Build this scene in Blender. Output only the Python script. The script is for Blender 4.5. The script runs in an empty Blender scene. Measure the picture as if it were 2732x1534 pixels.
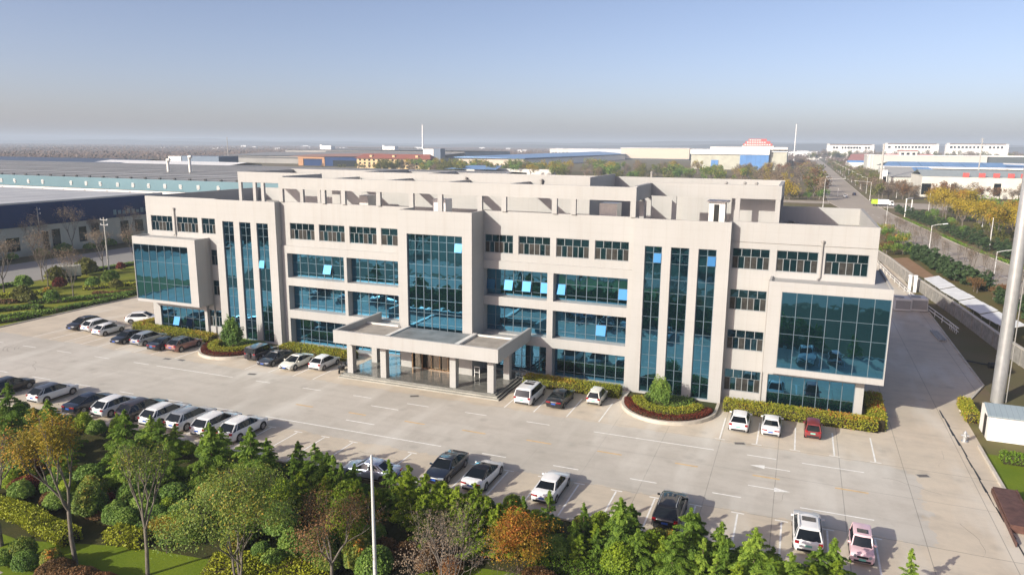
import bpy, math, random
import numpy as np
from mathutils import Vector, Matrix
random.seed(7)
rng = np.random.default_rng(11)
sc = bpy.context.scene
COL = sc.collection
rad = math.radians

# ------------------------------------------------------------------ helpers
def tag(o, label=None, cat=None, group=None, kind=None):
    if label: o['label'] = label
    if cat: o['category'] = cat
    if group: o['group'] = group
    if kind: o['kind'] = kind
    return o

def thing(name, label, cat, loc=(0, 0, 0), rz=0.0, group=None):
    o = bpy.data.objects.new(name, None)
    o.empty_display_size = 0.5
    COL.objects.link(o)
    o.location = loc
    o.rotation_euler = (0, 0, rz)
    return tag(o, label, cat, group)

def link(name, me, parent=None):
    o = bpy.data.objects.new(name, me)
    COL.objects.link(o)
    if parent is not None: o.parent = parent
    return o

def copy_tree(o, parent=None):
    c = o.copy()
    COL.objects.link(c)
    c.parent = parent
    for ch in list(o.children):
        copy_tree(ch, c)
    return c

class MB:
    """collects faces, links them as one mesh object"""
    def __init__(s):
        s.v = []; s.f = []; s.m = []
    def face(s, pts, m=0):
        b = len(s.v)
        s.v.extend(tuple(p) for p in pts)
        s.f.append(tuple(range(b, b + len(pts)))); s.m.append(m)
    def box(s, x0, x1, y0, y1, z0, z1, m=0, skip=''):
        b = len(s.v)
        s.v += [(x0, y0, z0), (x1, y0, z0), (x1, y1, z0), (x0, y1, z0), (x0, y0, z1), (x1, y0, z1), (x1, y1, z1), (x0, y1, z1)]
        for k, q in (('b', (0, 3, 2, 1)), ('t', (4, 5, 6, 7)), ('f', (0, 1, 5, 4)), ('r', (1, 2, 6, 5)), ('k', (2, 3, 7, 6)), ('l', (3, 0, 4, 7))):
            if k not in skip:
                s.f.append(tuple(b + i for i in q)); s.m.append(m)
    def obox(s, c, d, L, W, H, m=0, z0=0):
        """box of length L along 2-D direction d centred at c"""
        d = Vector((d[0], d[1])).normalized(); n = Vector((-d.y, d.x)); c = Vector((c[0], c[1]))
        q = [c - d * L / 2 - n * W / 2, c + d * L / 2 - n * W / 2, c + d * L / 2 + n * W / 2, c - d * L / 2 + n * W / 2]
        s.prism([(p.x, p.y) for p in q], z0, z0 + H, m)
    def prism(s, poly, z0, z1, m=0):
        b = len(s.v); n = len(poly)
        s.v += [(p[0], p[1], z0) for p in poly] + [(p[0], p[1], z1) for p in poly]
        s.f.append(tuple(b + i for i in reversed(range(n)))); s.m.append(m)
        s.f.append(tuple(b + n + i for i in range(n))); s.m.append(m)
        for i in range(n):
            j = (i + 1) % n
            s.f.append((b + i, b + j, b + n + j, b + n + i)); s.m.append(m)
    def cyl(s, p0, p1, r0, r1=None, n=8, m=0, caps=True):
        r1 = r0 if r1 is None else r1
        p0 = Vector(p0); p1 = Vector(p1); d = (p1 - p0)
        if d.length < 1e-6: return
        d.normalize()
        a = d.orthogonal().normalized(); c = d.cross(a)
        b = len(s.v)
        for p, r in ((p0, r0), (p1, r1)):
            for i in range(n):
                t = 2 * math.pi * i / n
                q = p + a * (r * math.cos(t)) + c * (r * math.sin(t))
                s.v.append(tuple(q))
        for i in range(n):
            j = (i + 1) % n
            s.f.append((b + i, b + j, b + n + j, b + n + i)); s.m.append(m)
        if caps:
            s.f.append(tuple(b + i for i in reversed(range(n)))); s.m.append(m)
            s.f.append(tuple(b + n + i for i in range(n))); s.m.append(m)
    def tube(s, pts, r, n=8, m=0):
        for i in range(len(pts) - 1):
            ra = r[i] if isinstance(r, (list, tuple)) else r
            rb = r[i + 1] if isinstance(r, (list, tuple)) else r
            s.cyl(pts[i], pts[i + 1], ra, rb, n, m)
    def mesh(s, name, mats, smooth=None):
        me = bpy.data.meshes.new(name)
        me.from_pydata(s.v, [], s.f)
        for mt in (mats if isinstance(mats, (list, tuple)) else [mats]): me.materials.append(mt)
        if s.m: me.polygons.foreach_set('material_index', s.m)
        if smooth is not None:
            me.polygons.foreach_set('use_smooth', [True] * len(me.polygons))
            me.set_sharp_from_angle(angle=rad(smooth))
        me.update()
        return me
    def build(s, name, mats, parent=None, smooth=None):
        return link(name, s.mesh(name, mats, smooth), parent)

def wall_y(mb, y, x0, x1, z0, z1, holes=(), depth=0.3, m=0, s=-1):
    """wall facing -Y (s=-1) at y with real openings; reveals run back by depth"""
    xs = sorted({x0, x1, *[h[0] for h in holes], *[h[1] for h in holes]})
    zs = sorted({z0, z1, *[h[2] for h in holes], *[h[3] for h in holes]})
    xs = [x for x in xs if x0 <= x <= x1]; zs = [z for z in zs if z0 <= z <= z1]
    for i in range(len(xs) - 1):
        for j in range(len(zs) - 1):
            cx = (xs[i] + xs[i + 1]) / 2; cz = (zs[j] + zs[j + 1]) / 2
            if any(h[0] < cx < h[1] and h[2] < cz < h[3] for h in holes): continue
            q = [(xs[i], y, zs[j]), (xs[i + 1], y, zs[j]), (xs[i + 1], y, zs[j + 1]), (xs[i], y, zs[j + 1])]
            mb.face(q if s < 0 else q[::-1], m)
    for a, b, c, d in [h[:4] for h in holes]:
        e = y - s * depth
        mb.face([(a, y, d), (b, y, d), (b, e, d), (a, e, d)], m)
        mb.face([(a, y, c), (a, e, c), (b, e, c), (b, y, c)], m)
        mb.face([(a, y, c), (a, y, d), (a, e, d), (a, e, c)], m)
        mb.face([(b, y, c), (b, e, c), (b, e, d), (b, y, d)], m)

# ------------------------------------------------------------------ materials
class NT:
    def __init__(s, name):
        s.mat = bpy.data.materials.new(name); s.mat.use_nodes = True
        s.t = s.mat.node_tree; s.t.nodes.clear()
        s.out = s.n('ShaderNodeOutputMaterial')
    def n(s, ty, **kw):
        nd = s.t.nodes.new(ty)
        for k, v in kw.items():
            if k.startswith('i_'):
                nd.inputs[k[2:].replace('_', ' ')].default_value = v
            else: setattr(nd, k, v)
        return nd
    def l(s, a, b): s.t.links.new(a, b)
    def noise(s, vec, scale, detail=4, rough=0.55, dim='3D'):
        nd = s.n('ShaderNodeTexNoise', noise_dimensions=dim)
        nd.inputs['Scale'].default_value = scale; nd.inputs['Detail'].default_value = detail; nd.inputs['Roughness'].default_value = rough
        if vec is not None: s.l(vec, nd.inputs['Vector'])
        return nd.outputs['Fac']
    def math(s, op, a, b=None, c=None, clamp=False):
        nd = s.n('ShaderNodeMath', operation=op, use_clamp=clamp)
        for i, v in enumerate((a, b, c)):
            if v is None: continue
            if isinstance(v, (int, float)): nd.inputs[i].default_value = v
            else: s.l(v, nd.inputs[i])
        return nd.outputs[0]
    def ramp(s, fac, stops):
        nd = s.n('ShaderNodeValToRGB'); cr = nd.color_ramp
        while len(cr.elements) < len(stops): cr.elements.new(0.5)
        for e, (p, c) in zip(cr.elements, stops):
            e.position = p; e.color = (*c, 1) if len(c) == 3 else c
        s.l(fac, nd.inputs['Fac']); return nd.outputs['Color']
    def mix(s, fac, a, b, blend='MIX'):
        nd = s.n('ShaderNodeMix', data_type='RGBA', blend_type=blend)
        for k, v in ((0, fac), (6, a), (7, b)):
            if isinstance(v, (int, float)): nd.inputs[k].default_value = v
            elif isinstance(v, (tuple, list)): nd.inputs[k].default_value = (*v, 1) if len(v) == 3 else v
            else: s.l(v, nd.inputs[k])
        return nd.outputs[2]
    def pos(s): return s.n('ShaderNodeNewGeometry').outputs['Position']
    def xyz(s, v):
        nd = s.n('ShaderNodeSeparateXYZ'); s.l(v, nd.inputs[0]); return nd.outputs
    def scaled(s, v, sc_):
        nd = s.n('ShaderNodeVectorMath', operation='MULTIPLY'); s.l(v, nd.inputs[0]); nd.inputs[1].default_value = sc_; return nd.outputs[0]
    def bump(s, h, strength, dist=0.02):
        nd = s.n('ShaderNodeBump'); nd.inputs['Strength'].default_value = strength; nd.inputs['Distance'].default_value = dist
        s.l(h, nd.inputs['Height']); return nd.outputs['Normal']
    def pbr(s, color, rough=0.7, metal=0.0, spec=0.5, normal=None, coat=0.0, **kw):
        p = s.n('ShaderNodeBsdfPrincipled')
        for k, v in (('Base Color', color), ('Roughness', rough), ('Metallic', metal), ('Specular IOR Level', spec), ('Coat Weight', coat)):
            if isinstance(v, (int, float)): p.inputs[k].default_value = v
            elif isinstance(v, (tuple, list)): p.inputs[k].default_value = (*v, 1) if len(v) == 3 else v
            else: s.l(v, p.inputs[k])
        if normal is not None: s.l(normal, p.inputs['Normal'])
        s.l(p.outputs[0], s.out.inputs['Surface'])
        return p

def lam(a, k):  # scale a colour
    return tuple(c * k for c in a)

def mat_plain(name, col, rough=0.6, metal=0.0, var=0.12, scale=0.7, spec=0.4, coat=0.0):
    t = NT(name); p = t.pos()
    f = t.noise(p, scale, 5, 0.6)
    c = t.ramp(f, [(0.3, lam(col, 1 - var)), (0.7, lam(col, 1 + var * 0.6))])
    t.pbr(c, rough, metal, spec, coat=coat)
    return t.mat

def mat_facade():
    t = NT('facade_panel'); p = t.pos(); x, y, z = t.xyz(p)
    big = t.noise(t.scaled(p, (0.12, 0.12, 0.2)), 1.0, 4)
    streak = t.noise(t.scaled(p, (1.6, 1.6, 0.10)), 1.0, 4, 0.6)
    c = t.ramp(big, [(0.25, (0.35, 0.348, 0.335)), (0.75, (0.395, 0.392, 0.38))])
    c = t.mix(t.math('MULTIPLY', t.ramp(streak, [(0.48, (0, 0, 0)), (0.72, (1, 1, 1))]), 0.22), c, (0.30, 0.275, 0.24))
    # panel joints: 1.2 m x 0.9 m
    u = t.math('ADD', x, y)
    jx = t.math('LESS_THAN', t.math('FRACT', t.math('MULTIPLY', u, 1 / 1.2)), 0.022)
    jz = t.math('LESS_THAN', t.math('FRACT', t.math('MULTIPLY', z, 1 / 0.95)), 0.022)
    j = t.math('MAXIMUM', jx, jz)
    c = t.mix(t.math('MULTIPLY', j, 0.28), c, (0.24, 0.225, 0.20))
    fine = t.noise(p, 18, 3)
    t.pbr(c, 0.62, 0, 0.35, normal=t.bump(fine, 0.08))
    return t.mat

def mat_concrete():
    t = NT('lot_concrete'); p = t.pos(); x, y, z = t.xyz(p)
    big = t.noise(p, 0.07, 5, 0.6); med = t.noise(p, 0.45, 6, 0.65); fine = t.noise(p, 6, 4, 0.6)
    grey = t.ramp(big, [(0.3, (0.44, 0.41, 0.355)), (0.52, (0.51, 0.475, 0.415)), (0.75, (0.57, 0.535, 0.475))])
    tan = t.ramp(big, [(0.3, (0.54, 0.45, 0.335)), (0.7, (0.63, 0.54, 0.41))])
    # the bays were cast from a warmer mix than the drive aisle
    yy = t.math('ADD', y, t.math('MULTIPLY', t.math('SUBTRACT', med, 0.5), 2.2))
    inb = t.math('MAXIMUM', t.math('GREATER_THAN', yy, -9.4), t.math('LESS_THAN', yy, -22.2))
    inb = t.math('MAXIMUM', inb, t.math('GREATER_THAN', t.math('ADD', x, t.math('MULTIPLY', t.math('SUBTRACT', med, 0.5), 4)), 26.6))
    c = t.mix(t.math('MULTIPLY', inb, 0.7), grey, tan)
    c = t.mix(t.math('MULTIPLY', t.ramp(med, [(0.45, (0, 0, 0)), (0.75, (1, 1, 1))]), 0.42), c, (0.33, 0.295, 0.245))
    # drive streaks along the aisle and pale patches painting in glare thrown by the windows
    st = t.noise(t.scaled(p, (0.05, 0.9, 1)), 1.0, 5, 0.6)
    c = t.mix(t.math('MULTIPLY', t.ramp(st, [(0.5, (0, 0, 0)), (0.8, (1, 1, 1))]), 0.28), c, (0.27, 0.25, 0.22))
    pale = t.noise(t.scaled(p, (0.28, 0.07, 1)), 1.0, 4, 0.5)
    pm = t.math('MULTIPLY', t.ramp(pale, [(0.52, (0, 0, 0)), (0.70, (1, 1, 1))]), 0.55)
    c = t.mix(pm, c, (0.66, 0.635, 0.57))
    # dark oil drips inside the bays
    vor = t.n('ShaderNodeTexVoronoi', feature='F1'); vor.inputs['Scale'].default_value = 0.33; t.l(p, vor.inputs['Vector'])
    oil = t.ramp(t.math('ADD', vor.outputs['Distance'], t.math('MULTIPLY', fine, 0.12)), [(0.12, (1, 1, 1)), (0.25, (0, 0, 0))])
    c = t.mix(t.math('MULTIPLY', oil, 0.22), c, (0.16, 0.15, 0.13))
    jx = t.math('LESS_THAN', t.math('FRACT', t.math('MULTIPLY', t.math('ADD', x, 200 - 13.0 + t_off), 1 / 4.95)), 0.012)
    w = t.math('MULTIPLY', t.math('SUBTRACT', t.noise(p, 0.8, 3), 0.5), 0.12)
    j1 = t.math('LESS_THAN', t.math('ABSOLUTE', t.math('ADD', t.math('ADD', y, 9.15), w)), 0.035)
    j2 = t.math('LESS_THAN', t.math('ABSOLUTE', t.math('ADD', t.math('ADD', y, 22.25), w)), 0.035)
    j3 = t.math('LESS_THAN', t.math('ABSOLUTE', t.math('ADD', t.math('ADD', y, 15.0), w)), 0.025)
    j = t.math('MAXIMUM', t.math('MAXIMUM', jx, j1), t.math('MAXIMUM', j2, j3))
    fade = t.ramp(t.math('ADD', t.math('MULTIPLY', t.math('ADD', x, 10), 0.02), t.math('MULTIPLY', t.math('SUBTRACT', med, 0.5), 0.9)), [(0.1, (0.12, 0.12, 0.12)), (0.55, (1, 1, 1))])
    c = t.mix(t.math('MULTIPLY', t.math('MULTIPLY', j, 0.5), fade), c, (0.12, 0.115, 0.10))
    c = t.mix(t.math('MULTIPLY', t.math('SUBTRACT', fine, 0.5), 0.25), c, (0.2, 0.19, 0.17))
    t.pbr(c, 0.8, 0, 0.3, normal=t.bump(fine, 0.15))
    return t.mat
t_off = 0.0

def mat_ground():
    t = NT('field_ground'); p = t.pos()
    big = t.noise(p, 0.004, 6, 0.6); med = t.noise(p, 0.05, 6, 0.65); f = t.noise(p, 0.7, 4)
    c = t.ramp(big, [(0.3, (0.15, 0.11, 0.075)), (0.5, (0.19, 0.14, 0.09)), (0.7, (0.23, 0.175, 0.115))])
    c = t.mix(t.ramp(med, [(0.4, (0, 0, 0)), (0.65, (1, 1, 1))]), c, (0.15, 0.15, 0.05))
    c = t.mix(t.math('MULTIPLY', f, 0.4), c, (0.09, 0.07, 0.045))
    t.pbr(c, 0.95, 0, 0.1); return t.mat

def mat_lawn(name, a, b, scale=1.0):
    t = NT(name); p = t.pos()
    big = t.noise(p, 0.18 * scale, 4); f = t.noise(p, 5, 5, 0.7)
    c = t.ramp(big, [(0.3, a), (0.7, b)])
    c = t.mix(t.math('MULTIPLY', f, 0.55), c, lam(a, 0.45))
    t.pbr(c, 0.9, 0, 0.2, normal=t.bump(f, 0.6, 0.05)); return t.mat

def mat_asphalt(name, a, b):
    t = NT(name); p = t.pos()
    big = t.noise(p, 0.03, 5); st = t.noise(t.scaled(p, (0.5, 0.02, 1)), 1, 4); f = t.noise(p, 3, 4)
    c = t.ramp(big, [(0.3, a), (0.7, b)])
    c = t.mix(t.math('MULTIPLY', st, 0.3), c, lam(a, 0.7)); c = t.mix(t.math('MULTIPLY', f, 0.2), c, lam(b, 0.6))
    t.pbr(c, 0.85, 0, 0.3); return t.mat

def mat_glass(name, tint, rough=0.015, dark=(0.006, 0.02, 0.026), wob=0.035, base=0.62):
    """coated sun-control glass: a tinted mirror over a dark room"""
    t = NT(name); p = t.pos()
    n = t.noise(p, 0.55, 2, 0.5)
    nrm = t.bump(n, wob, 0.35)
    g = t.n('ShaderNodeBsdfGlossy'); g.inputs['Color'].default_value = (*tint, 1); g.inputs['Roughness'].default_value = rough; t.l(nrm, g.inputs['Normal'])
    d = t.n('ShaderNodeBsdfDiffuse'); d.inputs['Color'].default_value = (*dark, 1)
    mx = t.n('ShaderNodeMixShader'); fr = t.n('ShaderNodeFresnel'); fr.inputs['IOR'].default_value = 1.5
    t.l(t.math('ADD', base, t.math('MULTIPLY', fr.outputs[0], 1 - base), clamp=True), mx.inputs[0])
    t.l(d.outputs[0], mx.inputs[1]); t.l(g.outputs[0], mx.inputs[2])
    t.l(mx.outputs[0], t.out.inputs['Surface']); return t.mat

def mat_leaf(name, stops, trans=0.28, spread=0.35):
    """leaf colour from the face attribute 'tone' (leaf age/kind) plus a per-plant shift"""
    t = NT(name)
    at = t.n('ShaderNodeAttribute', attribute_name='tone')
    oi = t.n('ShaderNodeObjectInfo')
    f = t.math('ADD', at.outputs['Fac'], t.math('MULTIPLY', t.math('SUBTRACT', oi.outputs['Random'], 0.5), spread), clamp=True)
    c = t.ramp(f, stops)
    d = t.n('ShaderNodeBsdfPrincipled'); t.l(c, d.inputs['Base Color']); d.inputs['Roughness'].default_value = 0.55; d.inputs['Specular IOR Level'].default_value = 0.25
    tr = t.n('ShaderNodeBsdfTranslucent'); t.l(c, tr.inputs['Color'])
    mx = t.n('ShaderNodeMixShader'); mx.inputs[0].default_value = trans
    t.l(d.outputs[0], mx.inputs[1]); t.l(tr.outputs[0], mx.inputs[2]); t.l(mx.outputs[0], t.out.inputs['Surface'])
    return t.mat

def mat_bark(name, a, b):
    t = NT(name); tc = t.n('ShaderNodeTexCoord').outputs['Object']
    f = t.noise(t.scaled(tc, (6, 6, 1.2)), 1.5, 5, 0.65)
    t.pbr(t.ramp(f, [(0.35, a), (0.7, b)]), 0.9, 0, 0.2, normal=t.bump(f, 0.4)); return t.mat

def mat_metalroof(name, a, b, period, axis=0, line=0.12, ratio=0.06):
    t = NT(name); p = t.pos(); c3 = t.xyz(p)
    f = t.noise(p, 0.08, 4)
    c = t.ramp(f, [(0.3, a), (0.7, b)])
    j = t.math('LESS_THAN', t.math('FRACT', t.math('MULTIPLY', c3[axis], 1 / period)), ratio)
    c = t.mix(t.math('MULTIPLY', j, line * 4), c, lam(a, 0.35))
    t.pbr(c, 0.45, 0.0, 0.5); return t.mat

def mat_paint(name, col, metal=0.0, rough=0.28):
    t = NT(name); tc = t.n('ShaderNodeTexCoord').outputs['Object']
    f = t.noise(tc, 1.1, 4)
    c = t.mix(t.math('MULTIPLY', f, 0.22), col, lam(col, 0.72))
    t.pbr(c, rough, metal, 0.5, coat=0.6); return t.mat

M = {}
M['wall'] = mat_facade()
M['concrete'] = mat_concrete()
M['ground'] = mat_ground()
M['lawn'] = mat_lawn('lawn_grass', (0.115, 0.185, 0.008), (0.19, 0.25, 0.014))
M['garden'] = mat_lawn('garden_grass', (0.15, 0.19, 0.015), (0.27, 0.26, 0.03))
M['drygrass'] = mat_lawn('dry_grass', (0.16, 0.12, 0.04), (0.12, 0.12, 0.035))
M['soil'] = mat_lawn('leaf_litter_soil', (0.045, 0.055, 0.014), (0.085, 0.075, 0.025), 3)
M['shadyverge'] = mat_lawn('rough_verge', (0.16, 0.13, 0.07), (0.13, 0.125, 0.05))
M['road'] = mat_asphalt('road_asphalt', (0.35, 0.30, 0.24), (0.44, 0.38, 0.31))
M['roadl'] = mat_asphalt('side_road_concrete', (0.27, 0.26, 0.24), (0.34, 0.32, 0.29))
M['pave'] = mat_plain('paving', (0.40, 0.36, 0.31), 0.85, var=0.2, scale=0.5)
M['kerb'] = mat_plain('kerb_stone', (0.50, 0.46, 0.39), 0.8, var=0.2, scale=1.2)
M['white_line'] = mat_plain('road_paint_white', (0.80, 0.79, 0.75), 0.7, var=0.18, scale=2.5)
M['yellow_line'] = mat_plain('road_paint_yellow', (0.58, 0.36, 0.10), 0.75, var=0.3, scale=2.0)
M['worn_yellow'] = mat_plain('road_paint_yellow_worn', (0.62, 0.455, 0.255), 0.75, var=0.2, scale=2.0)
M['glass'] = mat_glass('blue_coated_glass', (0.11, 0.36, 0.56), dark=(0.004, 0.016, 0.024))
M['glass2'] = mat_glass('office_window_glass', (0.10, 0.24, 0.33), base=0.45)
M['sash'] = mat_glass('opened_window_glass', (0.075, 0.28, 0.52), base=0.9)
M['curtain'] = mat_plain('curtain_behind_glass', (0.040, 0.040, 0.037), 0.25, var=0.5, scale=2.2)
M['alu'] = mat_plain('window_aluminium', (0.12, 0.17, 0.20), 0.4, 0.2, var=0.1)
M['aluw'] = mat_plain('pale_window_frame', (0.24, 0.265, 0.275), 0.45, 0.1, var=0.1)
M['granite'] = mat_plain('polished_granite', (0.17, 0.17, 0.155), 0.10, var=0.25, scale=1.5, spec=0.6)
M['step'] = mat_plain('step_stone', (0.33, 0.32, 0.28), 0.5, var=0.2)
M['roofdeck'] = mat_plain('roof_deck', (0.40, 0.385, 0.35), 0.85, var=0.25, scale=0.4)
M['canopyroof'] = mat_plain('canopy_roof_membrane', (0.33, 0.30, 0.26), 0.8, var=0.25, scale=0.8)
M['canopyglass'] = mat_plain('canopy_skylight', (0.19, 0.20, 0.20), 0.7, 0.0, var=0.35, scale=0.7)
M['bronze'] = mat_plain('bronze_door_frame', (0.16, 0.09, 0.04), 0.35, 0.5)
M['doorglass'] = mat_glass('door_glass', (0.25, 0.24, 0.20), 0.05, (0.02, 0.018, 0.014), base=0.3)
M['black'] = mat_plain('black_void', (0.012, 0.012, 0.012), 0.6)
M['white'] = mat_plain('white_paint', (0.80, 0.79, 0.76), 0.5, var=0.08)
M['offwhite'] = mat_plain('offwhite_panel', (0.66, 0.64, 0.59), 0.6, var=0.12)
M['steel'] = mat_plain('galvanised_steel', (0.55, 0.56, 0.56), 0.34, 0.6, var=0.12, scale=1.5)
M['pipe'] = mat_plain('grey_pipe', (0.30, 0.29, 0.27), 0.5)
M['lamp'] = mat_plain('lamp_post_paint', (0.62, 0.62, 0.60), 0.45, var=0.08)
M['pole'] = mat_plain('concrete_pole', (0.45, 0.43, 0.39), 0.8)
M['rust'] = mat_plain('rusty_steel', (0.13, 0.065, 0.05), 0.6, 0.2, var=0.4, scale=2)
M['navy'] = mat_plain('navy_cladding', (0.010, 0.034, 0.115), 0.6, var=0.15, scale=0.1, spec=0.08)
M['greenwall'] = mat_plain('grey_green_render', (0.46, 0.46, 0.38), 0.85, var=0.15, scale=0.15)
M['teal'] = mat_plain('teal_cladding', (0.115, 0.215, 0.255), 0.5, var=0.12, scale=0.05)
M['winblack'] = mat_glass('dark_factory_window', (0.10, 0.13, 0.14), 0.08, (0.006, 0.008, 0.008), base=0.4)
M['brick'] = mat_plain('grey_block_wall', (0.27, 0.255, 0.23), 0.9, var=0.3, scale=1.5)
M['rubble'] = mat_lawn('rubble', (0.30, 0.18, 0.10), (0.38, 0.25, 0.15), 4)
M['poly'] = mat_plain('white_sheet_roof', (0.70, 0.70, 0.68), 0.5, var=0.15, scale=0.6)
# ------------------------------------------------------------------ foliage
M['bark_grey'] = mat_bark('bark_grey', (0.10, 0.085, 0.07), (0.24, 0.21, 0.18))
M['bark_brown'] = mat_bark('bark_brown', (0.07, 0.05, 0.035), (0.16, 0.12, 0.085))
M['twig'] = mat_bark('twig_mass', (0.035, 0.03, 0.016), (0.06, 0.05, 0.028))
LEAF = {
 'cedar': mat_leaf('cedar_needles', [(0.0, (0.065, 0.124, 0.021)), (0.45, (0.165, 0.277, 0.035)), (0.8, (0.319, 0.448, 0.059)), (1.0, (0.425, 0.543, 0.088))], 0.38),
 'darkgreen': mat_leaf('dark_evergreen', [(0.0, (0.03, 0.06, 0.025)), (0.5, (0.06, 0.105, 0.04)), (1.0, (0.10, 0.155, 0.055))]),
 'thuja': mat_leaf('thuja_sprays', [(0.0, (0.101, 0.168, 0.017)), (0.5, (0.246, 0.347, 0.028)), (1.0, (0.426, 0.504, 0.045))], 0.35),
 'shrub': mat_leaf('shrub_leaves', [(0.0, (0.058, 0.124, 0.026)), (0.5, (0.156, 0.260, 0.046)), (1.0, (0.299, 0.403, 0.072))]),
 'golden': mat_leaf('golden_privet_leaves', [(0.0, (0.16, 0.20, 0.015)), (0.5, (0.33, 0.36, 0.025)), (1.0, (0.48, 0.46, 0.04))], 0.22, 0.15),
 'photinia': mat_leaf('photinia_leaves', [(0.0, (0.132, 0.165, 0.017)), (0.5, (0.286, 0.308, 0.028)), (0.8, (0.396, 0.341, 0.039)), (0.92, (0.462, 0.198, 0.039)), (1.0, (0.396, 0.088, 0.033))], 0.2, 0.1),
 'red': mat_leaf('red_loropetalum_leaves', [(0.0, (0.06, 0.012, 0.010)), (0.5, (0.16, 0.03, 0.018)), (1.0, (0.27, 0.075, 0.03))], 0.2, 0.1),
 'autumn': mat_leaf('autumn_leaves', [(0.0, (0.14, 0.14, 0.02)), (0.45, (0.30, 0.24, 0.025)), (0.75, (0.46, 0.28, 0.03)), (1.0, (0.46, 0.15, 0.03))]),
 'autumngreen': mat_leaf('turning_leaves', [(0.0, (0.072, 0.131, 0.023)), (0.5, (0.189, 0.261, 0.043)), (0.78, (0.362, 0.319, 0.051)), (0.92, (0.638, 0.290, 0.043)), (1.0, (0.609, 0.174, 0.043))]),
 'rusty': mat_leaf('rust_brown_leaves', [(0.0, (0.10, 0.06, 0.025)), (0.5, (0.20, 0.115, 0.045)), (1.0, (0.30, 0.13, 0.05))]),
 'dry': mat_leaf('dry_twig_haze', [(0.0, (0.13, 0.095, 0.06)), (0.5, (0.20, 0.15, 0.10)), (1.0, (0.27, 0.20, 0.13))], 0.15),
 'yellow': mat_leaf('yellow_ginkgo_leaves', [(0.0, (0.218, 0.179, 0.019)), (0.5, (0.384, 0.294, 0.024)), (1.0, (0.538, 0.384, 0.038))]),
 'olive': mat_leaf('olive_leaves', [(0.0, (0.077, 0.090, 0.021)), (0.5, (0.154, 0.160, 0.033)), (1.0, (0.243, 0.230, 0.048))]),
 'lime': mat_leaf('clipped_lime_hedge', [(0.0, (0.064, 0.128, 0.011)), (0.5, (0.128, 0.224, 0.019)), (1.0, (0.218, 0.320, 0.028))], 0.2, 0.1),
}

def leaf_mesh(name, P, size, tone, mat, asp=0.6, bias=None, extra=None, nrm=None, k=1.1):
    """one small diamond face per leaf tuft, tone stored per face"""
    P = np.asarray(P, float); n = len(P)
    size = np.broadcast_to(np.asarray(size, float), (n,))
    a = rng.normal(size=(n, 3))
    if bias is not None: a = a * 0.55 + bias
    if nrm is not None:   # leaves face outwards and up, as they do on a living crown
        nn = np.asarray(nrm, float); nn = nn / (np.linalg.norm(nn, axis=1, keepdims=True) + 1e-9) * k + rng.normal(size=(n, 3)) * 0.6
        nn /= np.linalg.norm(nn, axis=1, keepdims=True) + 1e-9; a = a - nn * (a * nn).sum(1, keepdims=True)
    a /= np.linalg.norm(a, axis=1, keepdims=True) + 1e-9
    r = nn if nrm is not None else rng.normal(size=(n, 3))
    b = np.cross(a, r); b /= np.linalg.norm(b, axis=1, keepdims=True) + 1e-9
    a = a * size[:, None]; b = b * (size * asp)[:, None]
    V = np.stack([P + a, P + b, P - a, P - b], 1).reshape(-1, 3)
    ev, ef = (extra.v, extra.f) if extra else ([], [])
    nv = len(V); me = bpy.data.meshes.new(name)
    allv = np.concatenate([V, np.array(ev, float).reshape(-1, 3)]) if ev else V
    loops = np.arange(nv, dtype=np.int32)
    starts = np.arange(0, nv, 4, dtype=np.int32)
    el = [i + nv for f in ef for i in f]
    es = []; k = nv
    for f in ef: es.append(k); k += len(f)
    me.vertices.add(len(allv)); me.vertices.foreach_set('co', allv.astype(np.float32).ravel())
    L = np.concatenate([loops, np.array(el, np.int32)]); S_ = np.concatenate([starts, np.array(es, np.int32)])
    me.loops.add(len(L)); me.loops.foreach_set('vertex_index', L)
    me.polygons.add(len(S_)); me.polygons.foreach_set('loop_start', S_)
    me.materials.append(mat)
    if ef:
        me.materials.append(M['twig'])
        me.polygons.foreach_set('material_index', np.concatenate([np.zeros(n, np.int32), np.ones(len(ef), np.int32)]))
    at = me.attributes.new('tone', 'FLOAT', 'FACE')
    at.data.foreach_set('value', np.concatenate([np.clip(tone, 0, 1), np.zeros(len(ef))]).astype(np.float32))
    me.update(calc_edges=True); me.validate()
    return me

def clump(P, scale, seed):
    """smooth pseudo-noise 0..1 over points: which sprigs are which shade of green"""
    g = np.random.default_rng(seed); s = np.zeros(len(P))
    for k in range(5):
        w = g.normal(size=3) * scale * (1 + k * 0.7); s += np.sin(P @ w + g.uniform(0, 6.28)) / (1 + 0.4 * k)
    return 0.5 + s / 5.5

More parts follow.
